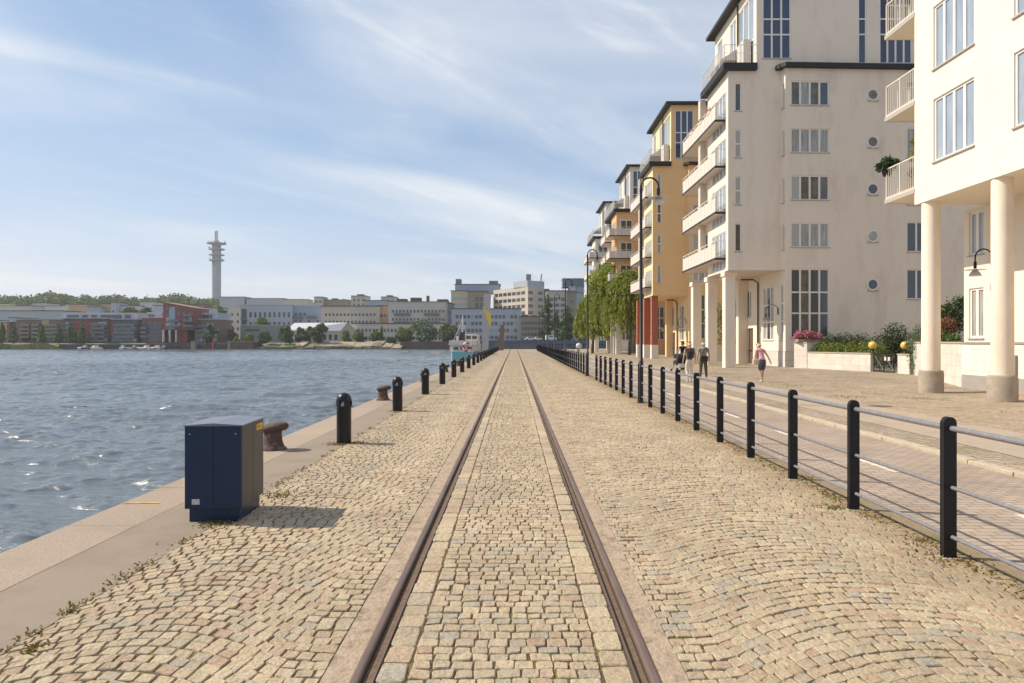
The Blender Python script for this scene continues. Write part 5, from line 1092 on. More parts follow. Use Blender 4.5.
# ------------------------------------------------------------------ the far shore
PX = lambda px, Y: (px - 514) * Y / 683.0
PZ = lambda py, Y: 1.67 + (341.5 - py) * Y / 683.0
mat('far_ground', (0.20, 0.20, 0.12), 0.95, col2=(0.12, 0.14, 0.07), nscale=0.06)
mat('far_rock', (0.40, 0.32, 0.23), 0.95, col2=(0.22, 0.19, 0.12), nscale=0.25, stain=(0.08, 0.09, 0.04), sscale=0.15, slo=0.5, shi=0.6)
mat('far_dark_wall', (0.075, 0.075, 0.085), 0.9, col2=(0.045, 0.045, 0.05), nscale=0.5, stain=(0.14, 0.11, 0.09), sscale=0.4, slo=0.55, shi=0.65)
mat('far_brown_wall', (0.16, 0.11, 0.085), 0.9, col2=(0.10, 0.075, 0.06), nscale=0.5)
mat('far_slate', (0.10, 0.12, 0.16), 0.8, col2=(0.075, 0.09, 0.12), nscale=0.3)
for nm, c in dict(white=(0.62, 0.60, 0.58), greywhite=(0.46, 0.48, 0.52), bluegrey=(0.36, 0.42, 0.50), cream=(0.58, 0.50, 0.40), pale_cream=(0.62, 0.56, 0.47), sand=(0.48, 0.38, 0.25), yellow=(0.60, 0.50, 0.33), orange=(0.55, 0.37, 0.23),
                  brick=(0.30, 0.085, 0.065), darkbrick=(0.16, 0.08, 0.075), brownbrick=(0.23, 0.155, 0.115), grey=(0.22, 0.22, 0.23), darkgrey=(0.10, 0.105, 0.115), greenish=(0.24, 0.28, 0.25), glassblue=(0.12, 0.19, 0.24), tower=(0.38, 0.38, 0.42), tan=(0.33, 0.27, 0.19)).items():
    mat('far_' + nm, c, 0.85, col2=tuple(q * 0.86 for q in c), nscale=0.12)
mat('far_window', (0.05, 0.06, 0.08), 0.15, spec=0.8); mat('far_window_pale', (0.28, 0.34, 0.38), 0.2, spec=0.8); mat('balcony_metal', (0.17, 0.18, 0.19), 0.6); mat('balcony_white', (0.55, 0.54, 0.52), 0.6)
mat('far_roof_light', (0.48, 0.49, 0.52), 0.6); mat('far_roof_dark', (0.09, 0.085, 0.085), 0.8); mat('far_roof_terra', (0.30, 0.18, 0.12), 0.8)

def terrain():
    xs = np.concatenate([np.linspace(-900, 700, 110)]); ys = np.concatenate([np.linspace(290, 700, 60), np.linspace(720, 2600, 20)])
    X, Y = np.meshgrid(xs, ys); px = X / Y * 683 + 514
    sm = lambda a, b, v: np.clip((v - a) / (b - a), 0, 1) ** 2 * (3 - 2 * np.clip((v - a) / (b - a), 0, 1))
    hill = 30 * sm(330, 620, Y) * (1 - 0.5 * sm(150, 520, X + 300)) + 4 * np.sin(X * 0.011) * sm(350, 600, Y) - 0.012 * np.clip(Y - 720, 0, 3000) * 1.5
    Z = 1.0 + hill + 0.3 * np.sin(X * 0.3) * np.sin(Y * 0.2); Z = np.maximum(Z, 0.8)
    Z = np.where(Y < 291, -1.9, Z); nx, ny = len(xs), len(ys); i = (np.arange(ny - 1)[:, None] * nx + np.arange(nx - 1)[None]).reshape(-1)
    o = np_mesh('hills', np.stack([X, Y, Z], 2).reshape(-1, 3), np.stack([i, i + 1, i + nx + 1, i + nx], 1), MATS['far_ground'], smooth=True); tag(o, kind='structure')
terrain()
def ground_z(X, Y):
    sm = lambda a, b, v: max(0, min(1, (v - a) / (b - a))) ** 2 * (3 - 2 * max(0, min(1, (v - a) / (b - a))))
    return max(0.8, 1.0 + 30 * sm(330, 620, Y) * (1 - 0.5 * sm(150, 520, X + 300)) + 4 * math.sin(X * 0.011) * sm(350, 600, Y))
def bank(name, x0, x1, y, ztop, m, depth=6, slope=0.0, seed=0):
    mb = MB(); a, b = PX(x0, y), PX(x1, y); rg = random.Random(seed); n_ = max(2, int((b - a) / 4)); 
    for i in range(n_):
        u0, u1 = a + (b - a) * i / n_, a + (b - a) * (i + 1) / n_
        z0 = ztop + (rg.uniform(-0.5, 0.5) if slope else 0); 
        mb.prism([(u0, y - slope * 4 + (rg.uniform(-1, 1) if slope else 0)), (u1, y - slope * 4), (u1, y + depth), (u0, y + depth)], -1.9, z0, ztop=[z0 - slope * 2.2, z0 - slope * 2.2, z0, z0])
    return tag(mb.build(name, MATS[m]), kind='structure')
bank('quay_wall', 58, 226, 286, 0.55, 'far_dark_wall'); bank('shore_bank', 253, 300, 287, 0.5, 'far_ground', slope=0.5, seed=1); bank('rocky_bank', 296, 402, 286, 1.5, 'far_rock', slope=0.9, seed=2)
bank('shore_bank', 400, 462, 287, 1.7, 'far_brown_wall', seed=3); bank('embankment', 456, 700, 262, 2.1, 'far_slate', depth=30); bank('shore_bank', -40, 60, 289, 0.2, 'far_ground', slope=0.4, seed=4)
sheet('far_road', [[(PX(400, 288), 287, None), (PX(465, 288), 287, None), (PX(465, 290), 300, None), (PX(400, 290), 300, None)]], 1.75, 'far_roof_light')
# reeds
def reeds():
    n_ = 7000; rg = np.random.default_rng(4); x = rg.uniform(PX(-30, 284), PX(59, 284), n_); y = rg.uniform(281, 287, n_); h = (2.2 + 0.5 * np.sin(x * 0.25)) * rg.uniform(0.6, 1.1, n_) * np.clip((PX(61, 284) - x) / 9, 0.25, 1)
    wv = 0.28; dxl = rg.normal(0, 0.3, n_); V = np.stack([np.stack([x - wv, y, np.full(n_, -1.65)], 1), np.stack([x + wv, y, np.full(n_, -1.65)], 1), np.stack([x + dxl + 0.1, y, -1.6 + h], 1), np.stack([x + dxl - 0.1, y, -1.6 + h], 1)], 1).reshape(-1, 3)
    mat('reed', (0.36, 0.30, 0.13), 0.8, col2=(0.14, 0.17, 0.05), nscale=0.12, island=0.35, trans=0.3)
    tag(np_mesh('reeds', V, np.arange(4 * n_).reshape(n_, 4), MATS['reed']), 'belt of pale yellow reeds at the far waterline', 'reeds', kind='stuff')
reeds()

WB = {}
def win_mesh(w_, h_, m):
    k = (round(w_, 2), round(h_, 2), m)
    if k not in WB:
        mb = MB(); mb.box(-w_ / 2, w_ / 2, -0.06, 0.02, -h_ / 2, h_ / 2); me = bpy.data.meshes.new('window'); me.from_pydata(mb.v, [], mb.f); me.materials.append(MATS[m]); WB[k] = me
    return WB[k]
def far_building(label, x0, x1, yt, Y, m, cols=0, rows=0, depth=14, yaw=0, yb=None, roof='far_roof_dark', ww=1.3, wh=1.5, band=False, balc=(), balc_m='balcony_metal', wmat='far_window', side=None, slope=0.0, top=0.12, bot=0.10, roof_h=0.35, extra=None, side_cols=0, name='apartment_building', cat='building', mix=0.0, group=None, wx=(0.05, 0.95), overhang=0.3):
    """x0,x1,yt,yb: where the front stands, measured on the photograph at distance Y; real metres from there on"""
    xa, xb = PX(x0, Y), PX(x1, Y); zt = PZ(yt, Y); W = xb - xa; zb = (ground_z((xa + xb) / 2, Y) - 0.6) if yb is None else PZ(yb, Y)
    t = empty(name, label, cat, (xa, Y, zb), -yaw, group); H = zt - zb
    w_ = MB(); zl = H; zr_ = H - slope; w_.prism([(0, 0), (W, 0), (W, depth), (0, depth)], 0, H, ztop=[zl, zr_, zr_, zl]); wl = w_.build('wall', MATS[m], t)
    if side: s_ = MB(); s_.box(-0.08, -0.004, 0.0, depth, 0, H); s_.build('wall', MATS[side], t)
    r = MB(); o_ = overhang; r.prism([(-o_, -o_), (W + o_, -o_), (W + o_, depth + o_), (-o_, depth + o_)], 0, 1, ztop=[1] * 4)
    r.v = [(x, y, (zl if x < W / 2 else zr_) + 0.01 + z * roof_h) for x, y, z in r.v]; r.build('roof', MATS[roof], t)
    rg = random.Random(hash(label) % 1000 if False else len(label) * 7 + int(x0)); cnt = 0; zl0 = bot * H; zl1 = H * (1 - top)
    for j in range(rows):
        zc = zl0 + (zl1 - zl0) * (j + 0.5) / rows
        if band:
            cnt += 1; b = MB(); b.box(W * wx[0], W * wx[1], -0.07, 0.02, zc - wh / 2, zc + wh / 2); fo = b.build('window', MATS[wmat], t)
            mu = MB()
            nn = max(2, int(W / 3.2))
            for i in range(1, nn): x = W * wx[0] + W * (wx[1] - wx[0]) * i / nn; mu.box(x - 0.3, x + 0.3, -0.10, 0.0, zc - wh / 2 - 0.002, zc + wh / 2 + 0.002)
            mu.build('wall_pier', MATS[m], t) if nn > 1 else None
        else:
            for i in range(cols):
                if cnt >= 98: break
                u_ = wx[0] + (wx[1] - wx[0]) * (i + 0.5) / cols
                if slope and zc + wh / 2 > H - slope * u_ - 0.3: continue
                o = bpy.data.objects.new('window', win_mesh(ww, wh, wmat if rg.random() > mix else 'far_window_pale')); COL.objects.link(o); o.parent = t; o.location = (W * u_, -0.0, zc); cnt += 1
        if side_cols:
            for i in range(side_cols):
                if cnt >= 98: break
                o = bpy.data.objects.new('window', win_mesh(ww, wh, wmat)); COL.objects.link(o); o.parent = t; o.rotation_euler.z = -math.pi / 2; o.location = (-0.09 if side else 0, depth * (i + 0.5) / side_cols, zc); cnt += 1
    for (fa, fb, lv) in balc:      # balconies: fraction from, to, levels
        for j in lv:
            zc = zl0 + (zl1 - zl0) * j / max(1, rows); b = MB(); b.box(W * fa, W * fb, -1.4, 0, zc, zc + 0.15); bo = b.build('balcony', MATS[balc_m], t); b = MB(); b.box(W * fa, W * fb, -1.42, -1.36, zc + 0.15, zc + 1.05); b.build('railing', MATS[balc_m], bo)
    if extra: extra(t, W, H, depth)
    return t
def vents(items, m='far_grey'):
    def f(t, W, H, D):
        for a, b, h in items: q = MB(); q.box(W * a, W * b, D * 0.3, D * 0.7, H + 0.2, H + h); q.build('roof_housing', MATS[m], t)
    return f
def panels(items):
    def f(t, W, H, D):
        for a, b, c, d, m in items: q = MB(); q.box(W * a, W * b, -0.10, -0.015, H * c, H * d); q.build('facade_panel', MATS[m], t)
    return f
def multi(*fs):
    def f(t, W, H, D):
        for g in fs: g(t, W, H, D)
    return f
# back rows on the hill
B = far_building
B('pale cream block at the far left edge on the hill slope', -12, 31, 306, 430, 'far_pale_cream', 8, 2, extra=vents([(0.5, 0.7, 2)]))
B('white flat-roofed block with a grey stair box above the orange-brown flats', 31, 44, 303, 440, 'far_white', 3, 2); B('long low white block between the white and the orange blocks', 44, 65, 306, 435, 'far_white', 7, 2)
B('orange block with a pale stair tower at its left, left of the red gabled house', 65, 86, 304.5, 430, 'far_orange', 5, 2, extra=panels([(0, 0.12, 0, 1, 'far_white')]))
B('small blue-grey roofed block between two orange blocks', 86, 100, 307, 425, 'far_bluegrey', 4, 1)
B('pale orange block beside a pale stair tower', 100, 110, 304, 430, 'far_orange', 3, 2); B('pale grey stair tower right of the pale orange block', 110, 115, 302.5, 430, 'far_greywhite', 1, 2)
B('long white block behind the dark trees', 115, 139, 306, 435, 'far_white', 7, 2); B('taller white block left of the red gabled house', 139, 152, 302, 440, 'far_white', 4, 3); B('pale block right behind the red gabled house roof', 152, 164, 305.5, 432, 'far_greywhite', 3, 2)
B('salmon block showing over the sloping roof of the red house', 186, 203, 304.5, 430, 'far_roof_terra', 4, 2); B('low pale block between the salmon block and the tall tower', 203, 222, 308, 425, 'far_greywhite', 5, 1)
B('long white block with flat roof right of the tall concrete tower', 219, 244, 297, 520, 'far_greywhite', 0, 0, roof='far_roof_terra', yb=312); B('long pale block with slim roof on the skyline', 246, 283, 298.5, 520, 'far_greywhite', 6, 1, roof='far_roof_terra', yb=312)
B('long pale block with a brown roof left of the small towers', 283, 307, 299.5, 500, 'far_pale_cream', 4, 1, roof='far_roof_terra', yb=312)
B('cream tower block with a brown neighbour on the skyline', 314, 322, 297, 480, 'far_cream', 2, 2, yb=312, side='far_pale_cream'); B('brown flat block beside the cream tower block', 322, 348, 300, 485, 'far_tan', 4, 1, yb=312, extra=vents([(0.3, 0.5, 1.5), (0.7, 0.8, 1)]))
B('cream point block with hipped top, left of a pair on the skyline', 351, 366, 296, 470, 'far_cream', 3, 3, yb=313, side='far_pale_cream', extra=vents([(0.3, 0.7, 1.6)])); B('cream point block with hipped top, right of a pair on the skyline', 381, 395, 297, 470, 'far_cream', 3, 3, yb=313, side='far_pale_cream', extra=vents([(0.3, 0.7, 1.6)]))
B('grey glass block between the two cream point blocks', 364, 387, 300.5, 440, 'far_bluegrey', 6, 1, yb=312)
# second row
B('long grey-white block with top-floor windows at the far left', -12, 62, 311, 345, 'far_greywhite', 20, 2, wmat='far_window', mix=0.3, extra=panels([(0.0, 0.06, 0, 0.7, 'far_orange')]))
B('white gable end coloured pale yellowish as sunlit, right of the dark trees', 228, 241, 306.5, 350, 'far_pale_cream', 2, 4, roof='far_roof_light', ww=0.9)  # sunlight on the white gable end is put into its cream colour
B('long blue-grey apartment block with tall slim windows and dark balconies', 240, 292, 305, 340, 'far_greywhite', 9, 3, ww=1.0, wh=2.6, roof='far_roof_light', balc=[(0.02, 0.14, (0, 1, 2))], wx=(0.15, 0.98), extra=panels([(0.02, 0.12, 0.05, 0.9, 'far_darkgrey')]))
B('blue-grey glassy balcony block right of the long slim-window block', 292, 321, 306, 342, 'far_bluegrey', 6, 4, mix=0.4, balc=[(0.02, 0.40, (0, 1, 2, 3)), (0.52, 0.86, (0, 1, 2, 3))], roof='far_roof_light')
B('cream four-storey block with two rows of dark balconies', 321, 379, 306.5, 335, 'far_cream', 14, 4, balc=[(0.05, 0.28, (1, 2)), (0.55, 0.85, (1, 2))], ww=1.0, wh=1.3)
B('narrow orange block joining two cream blocks', 379, 387.5, 306, 338, 'far_orange', 2, 3, side='far_orange')
B('long cream five-storey block with brown roofs and dark balconies', 388, 448, 302, 330, 'far_pale_cream', 15, 4, balc=[(0.10, 0.38, (1, 2, 3)), (0.60, 0.86, (1, 2, 3))], ww=1.0, wh=1.3, roof='far_roof_terra', extra=vents([(0.12, 0.28, 1.8), (0.35, 0.52, 2.4), (0.62, 0.65, 3.4), (0.80, 0.98, 1.6)], 'far_roof_dark'))
B('narrow grey and orange stair block right of the long cream block', 447.5, 451.5, 303.5, 328, 'far_grey', 1, 4, extra=panels([(0, 1, 0.1, 0.5, 'far_orange')]))
# office block
B('sunlit side of the office block, sun painted yellowish, with band windows left of the main office building', 451, 468, 291, 372, 'far_yellow', 0, 5, band=True, wh=1.7, yaw=0.0, yb=330, wmat='far_window_pale'); B('shaded wing of the office block, shade painted dark, with long dark window bands', 468, 488, 291.5, 371, 'far_tan', 0, 5, band=True, wh=2.2, wx=(0.35, 1.0), yb=330)  # one office block: sunlit face coloured yellow, shaded face coloured tan
B('grey glazed roof storey above the office blocks', 455, 500, 284.5, 385, 'far_bluegrey', 0, 0, yb=293, extra=vents([(0.0, 0.12, 3.5), (0.75, 0.95, 2.5)], 'far_grey'))
def corner_office():
    Yc = 350; xc, zt_ = PX(528, Yc), PZ(286.5, Yc); zb_ = 4; t = empty('office_building', 'large cream office building with a sunlit band-window front, grey crown and shaded end', 'office building', (xc, Yc, zb_)); H = zt_ - zb_
    a = Vector((-18.5, 26.0)); b = Vector((8.5, 7.0)); c = a + b
    w_ = MB(); w_.prism([(0, 0), tuple(b), tuple(c), tuple(a)], 0, H); w_.build('wall', MATS['far_cream'], t)
    ua = a.normalized(); La = a.length; ub = b.normalized(); Lb = b.length; na = Vector((-ua.y, ua.x)); na = na if na.x < 0 else -na; nb_ = Vector((ub.y, -ub.x))
    for j in range(6):
        z = H - 3.0 - 3.45 * j
        for i in range(7):
            s0 = 2.6 + i * (La - 3) / 7; q = MB(); p, r = ua * s0, ua * (s0 + (La - 3) / 7 - 0.9); q.prism([tuple(p + na * 0.07), tuple(r + na * 0.07), tuple(r - na * 0.02), tuple(p - na * 0.02)][::1], z - 0.85, z + 0.85); q.build('window', MATS['far_window'], t)
        for f0, f1 in ((0.02, 0.3), (0.62, 0.92)):
            q = MB(); p, r = ub * (Lb * f0), ub * (Lb * f1); q.prism([tuple(p + nb_ * 0.07), tuple(r + nb_ * 0.07), tuple(r - nb_ * 0.02), tuple(p - nb_ * 0.02)], z - 0.8, z + 0.8); q.build('window', MATS['far_window'], t)
    cr = MB(); o2 = a * 0.38; cr.prism([(-0.3, 0.3), tuple(b * 1.02), tuple(b + o2), tuple(o2 + Vector((-0.5, 0)))], H + 0.02, H + 3.2); cr.build('crown', MATS['far_greywhite'], t)
    cr = MB(); p = a * 0.15; cr.box(p.x + 2, p.x + 4.5, p.y + 3, p.y + 6, H + 3.2, H + 7.0); cr.build('roof_housing', MATS['far_grey'], t)
    cr = MB(); p = b * 0.8; cr.tube([(p.x, p.y, H + 3.2), (p.x + 0.4, p.y, H + 7)], 0.35, 6); cr.build('antenna', MATS['far_grey'], t)
corner_office()
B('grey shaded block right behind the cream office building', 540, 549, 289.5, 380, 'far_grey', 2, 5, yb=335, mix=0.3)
B('cream office block with band windows right of the dark trees', 547, 567, 291, 330, 'far_cream', 0, 6, band=True, wh=1.6, yb=336, extra=None); B('blank side of the cream office block, its shade painted grey-beige, below the glass tower', 567, 576.5, 292, 331, 'far_tan', 1, 4, yb=336)  # tan colour stands for the shade on the cream block's right side
def glass_tower():
    Y = 360; t = empty('glass_tower', 'glass tower with open steel top floor rising at the right of the far shore', 'glass tower', (PX(563, Y), Y, 3)); W = PX(584, Y) - PX(563, Y); z0, z1 = PZ(300, Y) - 3, PZ(279, Y) - 3
    q = MB(); q.box(0.30 * W, W * 0.97, 0.05, 10, PZ(293, Y) - 3.0 + 0.42, PZ(287, Y) - 3.0); q.build('glass_storey', MATS['far_bluegrey'], t); q = MB(); q.box(0.12 * W, W, 0, 10, 0, PZ(293, Y) - 3); q.build('wall', MATS['far_bluegrey'], t)
    q = MB(); q.box(0, W, 0, 10, PZ(287, Y) - 3, z1); q.build('glass_box', MATS['far_glassblue'], t)
    for f in (0, 0.33, 0.66, 0.985): q = MB(); q.box(W * f - 0.1, W * f + 0.25, -0.15, 0.1, PZ(293, Y) - 3, z1 + 0.1); q.build('steel_post', MATS['far_grey'], t)
    for z in (PZ(293, Y) - 3, PZ(287, Y) - 3, z1): q = MB(); q.box(-0.2, W + 0.2, -0.2, 10.2, z, z + 0.4); q.build('floor_slab', MATS['far_grey'], t)
    for j in range(8):
        q = MB(); q.box(0.44 * W, 0.96 * W, -0.05, 0.02, PZ(293, Y) - 6 - 3.2 * j, PZ(293, Y) - 4.4 - 3.2 * j); q.build('window', MATS['far_window_pale'], t)
glass_tower()
# lower rows
B('long low cream terrace with evenly spaced windows behind the young trees', 352, 450, 324, 318, 'far_pale_cream', 24, 2, ww=1.0, wh=1.5, roof='far_roof_dark', roof_h=0.5)
B('wide grey-white four-storey building with regular windows left of the brown block', 451.5, 521, 309, 306, 'far_greywhite', 16, 4, ww=1.25, wh=1.6, mix=0.2, roof='far_roof_dark')
B('yellow-brown three-storey block with a glazed ground floor', 520, 548, 317, 298, 'far_tan', 8, 3, ww=1.1, wh=1.3, extra=multi(panels([(0.05, 0.95, 0.02, 0.22, 'far_glassblue')]), vents([(0.05, 0.3, 1.2), (0.4, 0.6, 0.9), (0.7, 0.9, 1.4)], 'far_roof_dark')), bot=0.26)
B('low grey-green industrial hall with a white canopy', 240, 283, 325.5, 312, 'far_greenish', 0, 0, roof='far_roof_light', extra=panels([(0.0, 0.45, 0.0, 0.18, 'far_white'), (0.12, 0.45, 0.70, 0.80, 'far_darkgrey')]))
def hall():
    Y = 308; x0, x1 = PX(286, Y), PX(352, Y); t = empty('hall', 'yellow gabled hall with a pale metal roof behind the shore trees', 'hall', (x0, Y, 1)); W = x1 - x0; h = PZ(331, Y) - 1; hr = PZ(322.5, Y) - 1; xg = W * 0.82
    w_ = MB(); w_.box(0, xg, 0, 12, 0, h); w_.build('wall', MATS['far_cream'], t)
    w_ = MB(); w_.add([(xg, 0, 0), (W, 3.0, 0), (W, 3.0, h), ((xg + W) / 2, 1.5, hr), (xg, 0, h)], [(0, 1, 2, 3, 4)]); w_.add([(xg + 0.0, 0.2, 0), (W, 3.2, 0), (W, 12, 0), (xg, 12, 0), (xg, 0.2, h), (W, 3.2, h), (W, 12, h), (xg, 12, h)], [(0, 1, 5, 4), (1, 2, 6, 5), (2, 3, 7, 6), (3, 0, 4, 7)]); w_.build('gable', MATS['far_yellow'], t)
    r = MB(); r.add([(-0.5, -0.5, h), (xg + 0.2, -0.5, h), ((xg + W) / 2 + 0.2, 1.3, hr), (W * 0.06, 6, hr)], [(0, 1, 2, 3)]); r.add([(W * 0.06, 6, hr), ((xg + W) / 2 + 0.2, 1.3, hr), (W + 0.3, 3.0, h), (W + 0.3, 12.4, h), (-0.5, 12.4, h)], [(0, 1, 2, 3, 4)]); r.build('roof', MATS['far_roof_light'], t)
    for i in range(9):
        o = bpy.data.objects.new('window', win_mesh(1.3, 2.4, 'far_window')); COL.objects.link(o); o.parent = t; o.location = (2 + (xg - 4) * i / 8, 0, 2.6)
    for i in range(2): q = MB(); q.box(xg + W * 0.05 + 1.3 * i, xg + W * 0.05 + 0.8 + 1.3 * i, 0.2 + i * 0.6, 0.45 + i * 0.6, 3.2, 5.6); q.build('window', MATS['far_window'], t)
hall()
BR = lambda a, b, lv: [(a, b, lv)]
B('orange-brown brick flats with timber balconies at the far left', 15, 62, 319.5, 300, 'far_brownbrick', 14, 5, roof='far_roof_light', balc=[(0.12, 0.32, (1, 2, 3, 4)), (0.36, 0.52, (1, 2, 3, 4)), (0.62, 0.9, (1, 2, 3, 4))], balc_m='far_tan', ww=1.2, extra=panels([(0.55, 0.70, 0.8, 0.98, 'far_orange')]))
B('brown and orange flats cut off by the left edge', -14, 8, 322, 302, 'far_brownbrick', 6, 4, roof='far_roof_light', extra=panels([(0.5, 0.9, 0.1, 0.98, 'far_orange')])); B('grey stair block between the two brown brick flats at the far left', 8, 15, 318, 304, 'far_bluegrey', 2, 4, mix=0.3)
B('dark red brick flats with dark glazed balconies', 62, 108, 318.5, 299, 'far_darkbrick', 14, 5, roof='far_roof_light', balc=[(0.0, 0.18, (0, 1, 2, 3, 4)), (0.64, 0.94, (0, 1, 2, 3, 4))], mix=0.25, extra=panels([(0.47, 0.60, 0.15, 0.98, 'far_brick'), (0.24, 0.38, 0.45, 0.98, 'far_brick')]))
B('set-back pale penthouse storey above the red brick flats', 62, 137, 313.5, 303, 'far_greywhite', 22, 1, wh=1.9, ww=1.6, yb=320, roof='far_roof_light', mix=0.3, top=0.05, bot=0.02)
B('dark grey and red flats with an orange awning', 108, 137, 319.5, 300, 'far_darkgrey', 9, 5, roof='far_roof_light', balc=[(0.2, 0.95, (1, 2, 3, 4))], mix=0.25, extra=panels([(0.0, 0.18, 0.45, 0.98, 'far_brick'), (0.25, 0.65, 0.33, 0.5, 'far_orange')]))
B('low red brick house left of the red gabled house', 141, 162, 318, 298, 'far_brick', 6, 5, roof='far_roof_light', mix=0.1, balc=[(0.0, 0.3, (1, 2, 3))], extra=panels([(0.0, 0.3, 0.05, 0.8, 'far_darkgrey')])); B('pale glazed penthouse on the low red brick house', 147, 161, 313, 304, 'far_greywhite', 4, 1, yb=319, mix=0.5, wh=1.5, roof='far_roof_light')
def legs(t, W, H, D):
    for i in range(3): q = MB(); q.tube([(W * (0.03 + 0.2 * i), -0.5, -5.3), (W * (0.03 + 0.2 * i), -0.5, 0.02)], 0.42, 10); q.build('column', MATS['balcony_white'], t)
    q = MB(); q.box(W * 0.3, W * 0.7, 2, D, -5.6, 0); q.build('ground_floor', MATS['far_brick'], t)
B('tall red house with a sloping roof standing on three white columns', 162.5, 194, 302.5, 296, 'far_brick', 5, 4, yb=330, roof='far_roof_terra', slope=2.6, ww=1.4, wh=1.6, mix=0.45, balc=[(0.2, 0.55, (0, 1)), (0.68, 0.98, (0, 1, 2))], extra=multi(legs, panels([(0.19, 0.38, 0.04, 0.82, 'far_bluegrey'), (0.7, 0.95, 0.05, 0.35, 'far_darkgrey')])))
B('brown-grey flats right of the tall red house', 194, 218, 319.5, 299, 'far_brownbrick', 6, 4, roof='far_roof_light', balc=[(0.1, 0.75, (1, 2, 3))], mix=0.2); B('pale penthouse on the brown-grey flats', 194, 217, 313.5, 303, 'far_greywhite', 6, 1, yb=320, wh=1.7, roof='far_roof_light', mix=0.3)
# quay pieces with pale ends
for a, b, lb in ((190, 194, 'pale concrete pier at the waterline below the red house'), (227, 229.5, 'pale concrete post at the left end of the brown quay wall')):
    t = empty('concrete_pier', lb, 'pier', (PX(a, 284), 284, -1.7)); q = MB(); q.box(0, PX(b, 284) - PX(a, 284), 0, 3, 0, 3.2); q.box(-0.2, PX(b, 284) - PX(a, 284) + 0.2, -0.2, 3.2, 3.2, 3.5); q.build('pier_body', MATS['far_tan'], t)
t = empty('quay_bulwark', 'dark brown quay wall block right of the pale concrete post', 'wall', (PX(229.5, 284), 284, -1.7)); q = MB(); q.box(0, PX(253, 284) - PX(229.5, 284), 0, 10, 0, 3.1); q.build('wall_body', MATS['far_brown_wall'], t); q = MB(); q.box(-0.1, PX(253, 284) - PX(229.5, 284) + 0.1, -0.1, 10, 3.1, 3.35); q.build('coping', MATS['far_tan'], t)

# telecom tower
def telecom():
    Y = 900; t = empty('telecom_tower', 'tall slender grey concrete telecom tower with ring platforms above the houses', 'tower', (PX(216, Y), Y, ground_z(-390, 620) - 6)); z0 = t.location.z; Z = lambda py: PZ(py, Y) - z0
    q = MB(); r = 5.3; q.lathe([(r + 0.3, 0), (r, Z(262)), (r - 0.6, Z(261)), (r - 0.6, Z(242))], 24); q.build('shaft', MATS['far_tower'], t)
    for i in range(6): a = math.pi / 3 * i; q = MB(); q.box(r * math.cos(a) - 0.5, r * math.cos(a) + 0.5, r * math.sin(a) - 0.5, r * math.sin(a) + 0.5, 0, Z(243)); q.build('rib', MATS['far_tower'], t)
    for py, rr in ((243.4, 12.4), (249.2, 10.2), (254.8, 9.8), (260.2, 9.8)):
        q = MB(); z = Z(py); q.lathe([(r, z - 1.6), (rr - 1.5, z - 0.8), (rr, z - 0.5), (rr, z + 0.6), (r, z + 0.8)], 24); po = q.build('platform', MATS['far_tower'], t)
        rg = random.Random(int(py))
        for k in range(7): a = rg.uniform(0, 6.28); q = MB(); x, y = (rr - 1) * math.cos(a), (rr - 1) * math.sin(a); q.tube([(x, y, z + 0.6), (x, y, z + rg.uniform(2, 4))], rg.uniform(0.3, 0.8), 8); q.build('antenna', MATS['far_greywhite'], po)
    q = MB(); q.lathe([(3.5, Z(242)), (3.5, Z(240.5))], 16); q.build('top_room', MATS['far_tower'], t)
    for dx_, top_ in ((-1.6, 231), (0.8, 230.4)): q = MB(); q.tube([(dx_, 0, Z(241)), (dx_, 0, Z(top_))], 1.05, 10); q.build('mast', MATS['far_white'], t)
telecom()

# ------------------------------------------------------------------ trees
def tree(name, label, loc, H, W, m, n, size, seed, trunk_h=0.3, conical=False, group=None, clumps=10, cat='tree', limbs=True, droop=0.0, elong=1.6):
    rg = random.Random(seed); t = empty(name, label, cat, loc, rg.uniform(0, 6), group); cl, rr = [], []
    for i in range(clumps):
        f = (i + 0.5) / clumps; z = H * (trunk_h + (1 - trunk_h) * f * 0.92); wd = W / 2 * ((1 - f) ** 0.8 + 0.12 if conical else math.sin(math.pi * (0.18 + 0.74 * f)) ** 0.7); a = rg.uniform(0, 6.28); d = wd * rg.uniform(0.25, 0.62)
        if conical: d *= 0.5
        cl.append((d * math.cos(a), d * math.sin(a), z)); rr.append((wd * 0.62, wd * 0.62, max(H / clumps * 1.1, wd * 0.40)))
    leaves('crown', cl, rr, n, size, MATS[m], t, seed=seed, droop=droop, elong=elong, shell=0.45)
    tr = MB(); tr.tube([(0, 0, -0.3), (rg.uniform(-.1, .1) * H * 0.1, 0, H * 0.35), (0, 0, H * 0.85)], [H * 0.022, H * 0.016, H * 0.005], 7)
    if limbs:
        for c in cl[::2]: tr.tube([(0, 0, max(H * 0.2, c[2] - H * 0.18)), tuple(c)], [H * 0.008, H * 0.003], 5)
    tr.build('trunk', MATS['bark'], t)
    return t
TG = 'pointed trees along the far quay'
for i, (px, yt, w_, lb) in enumerate([(1, 322, 10, 'cut by the left edge'), (12.5, 324, 12, 'second from the left edge'), (41, 323.5, 11, 'third from the left, before the timber balconies'), (57.5, 323, 12, 'fourth from left, widest'), (69, 325, 10, 'fifth from left, shortest'), (81, 323.5, 12, 'rightmost of the row')]):
    tree('linden_tree', 'dense pointed green tree on the far quay, ' + lb, (PX(px, 293), 293, 1.0), PZ(yt, 293) - 1, w_ * 293 / 683 * 1.0, 'leaf_far_light', 1500, 0.55, 100 + i, 0.1, True, TG)
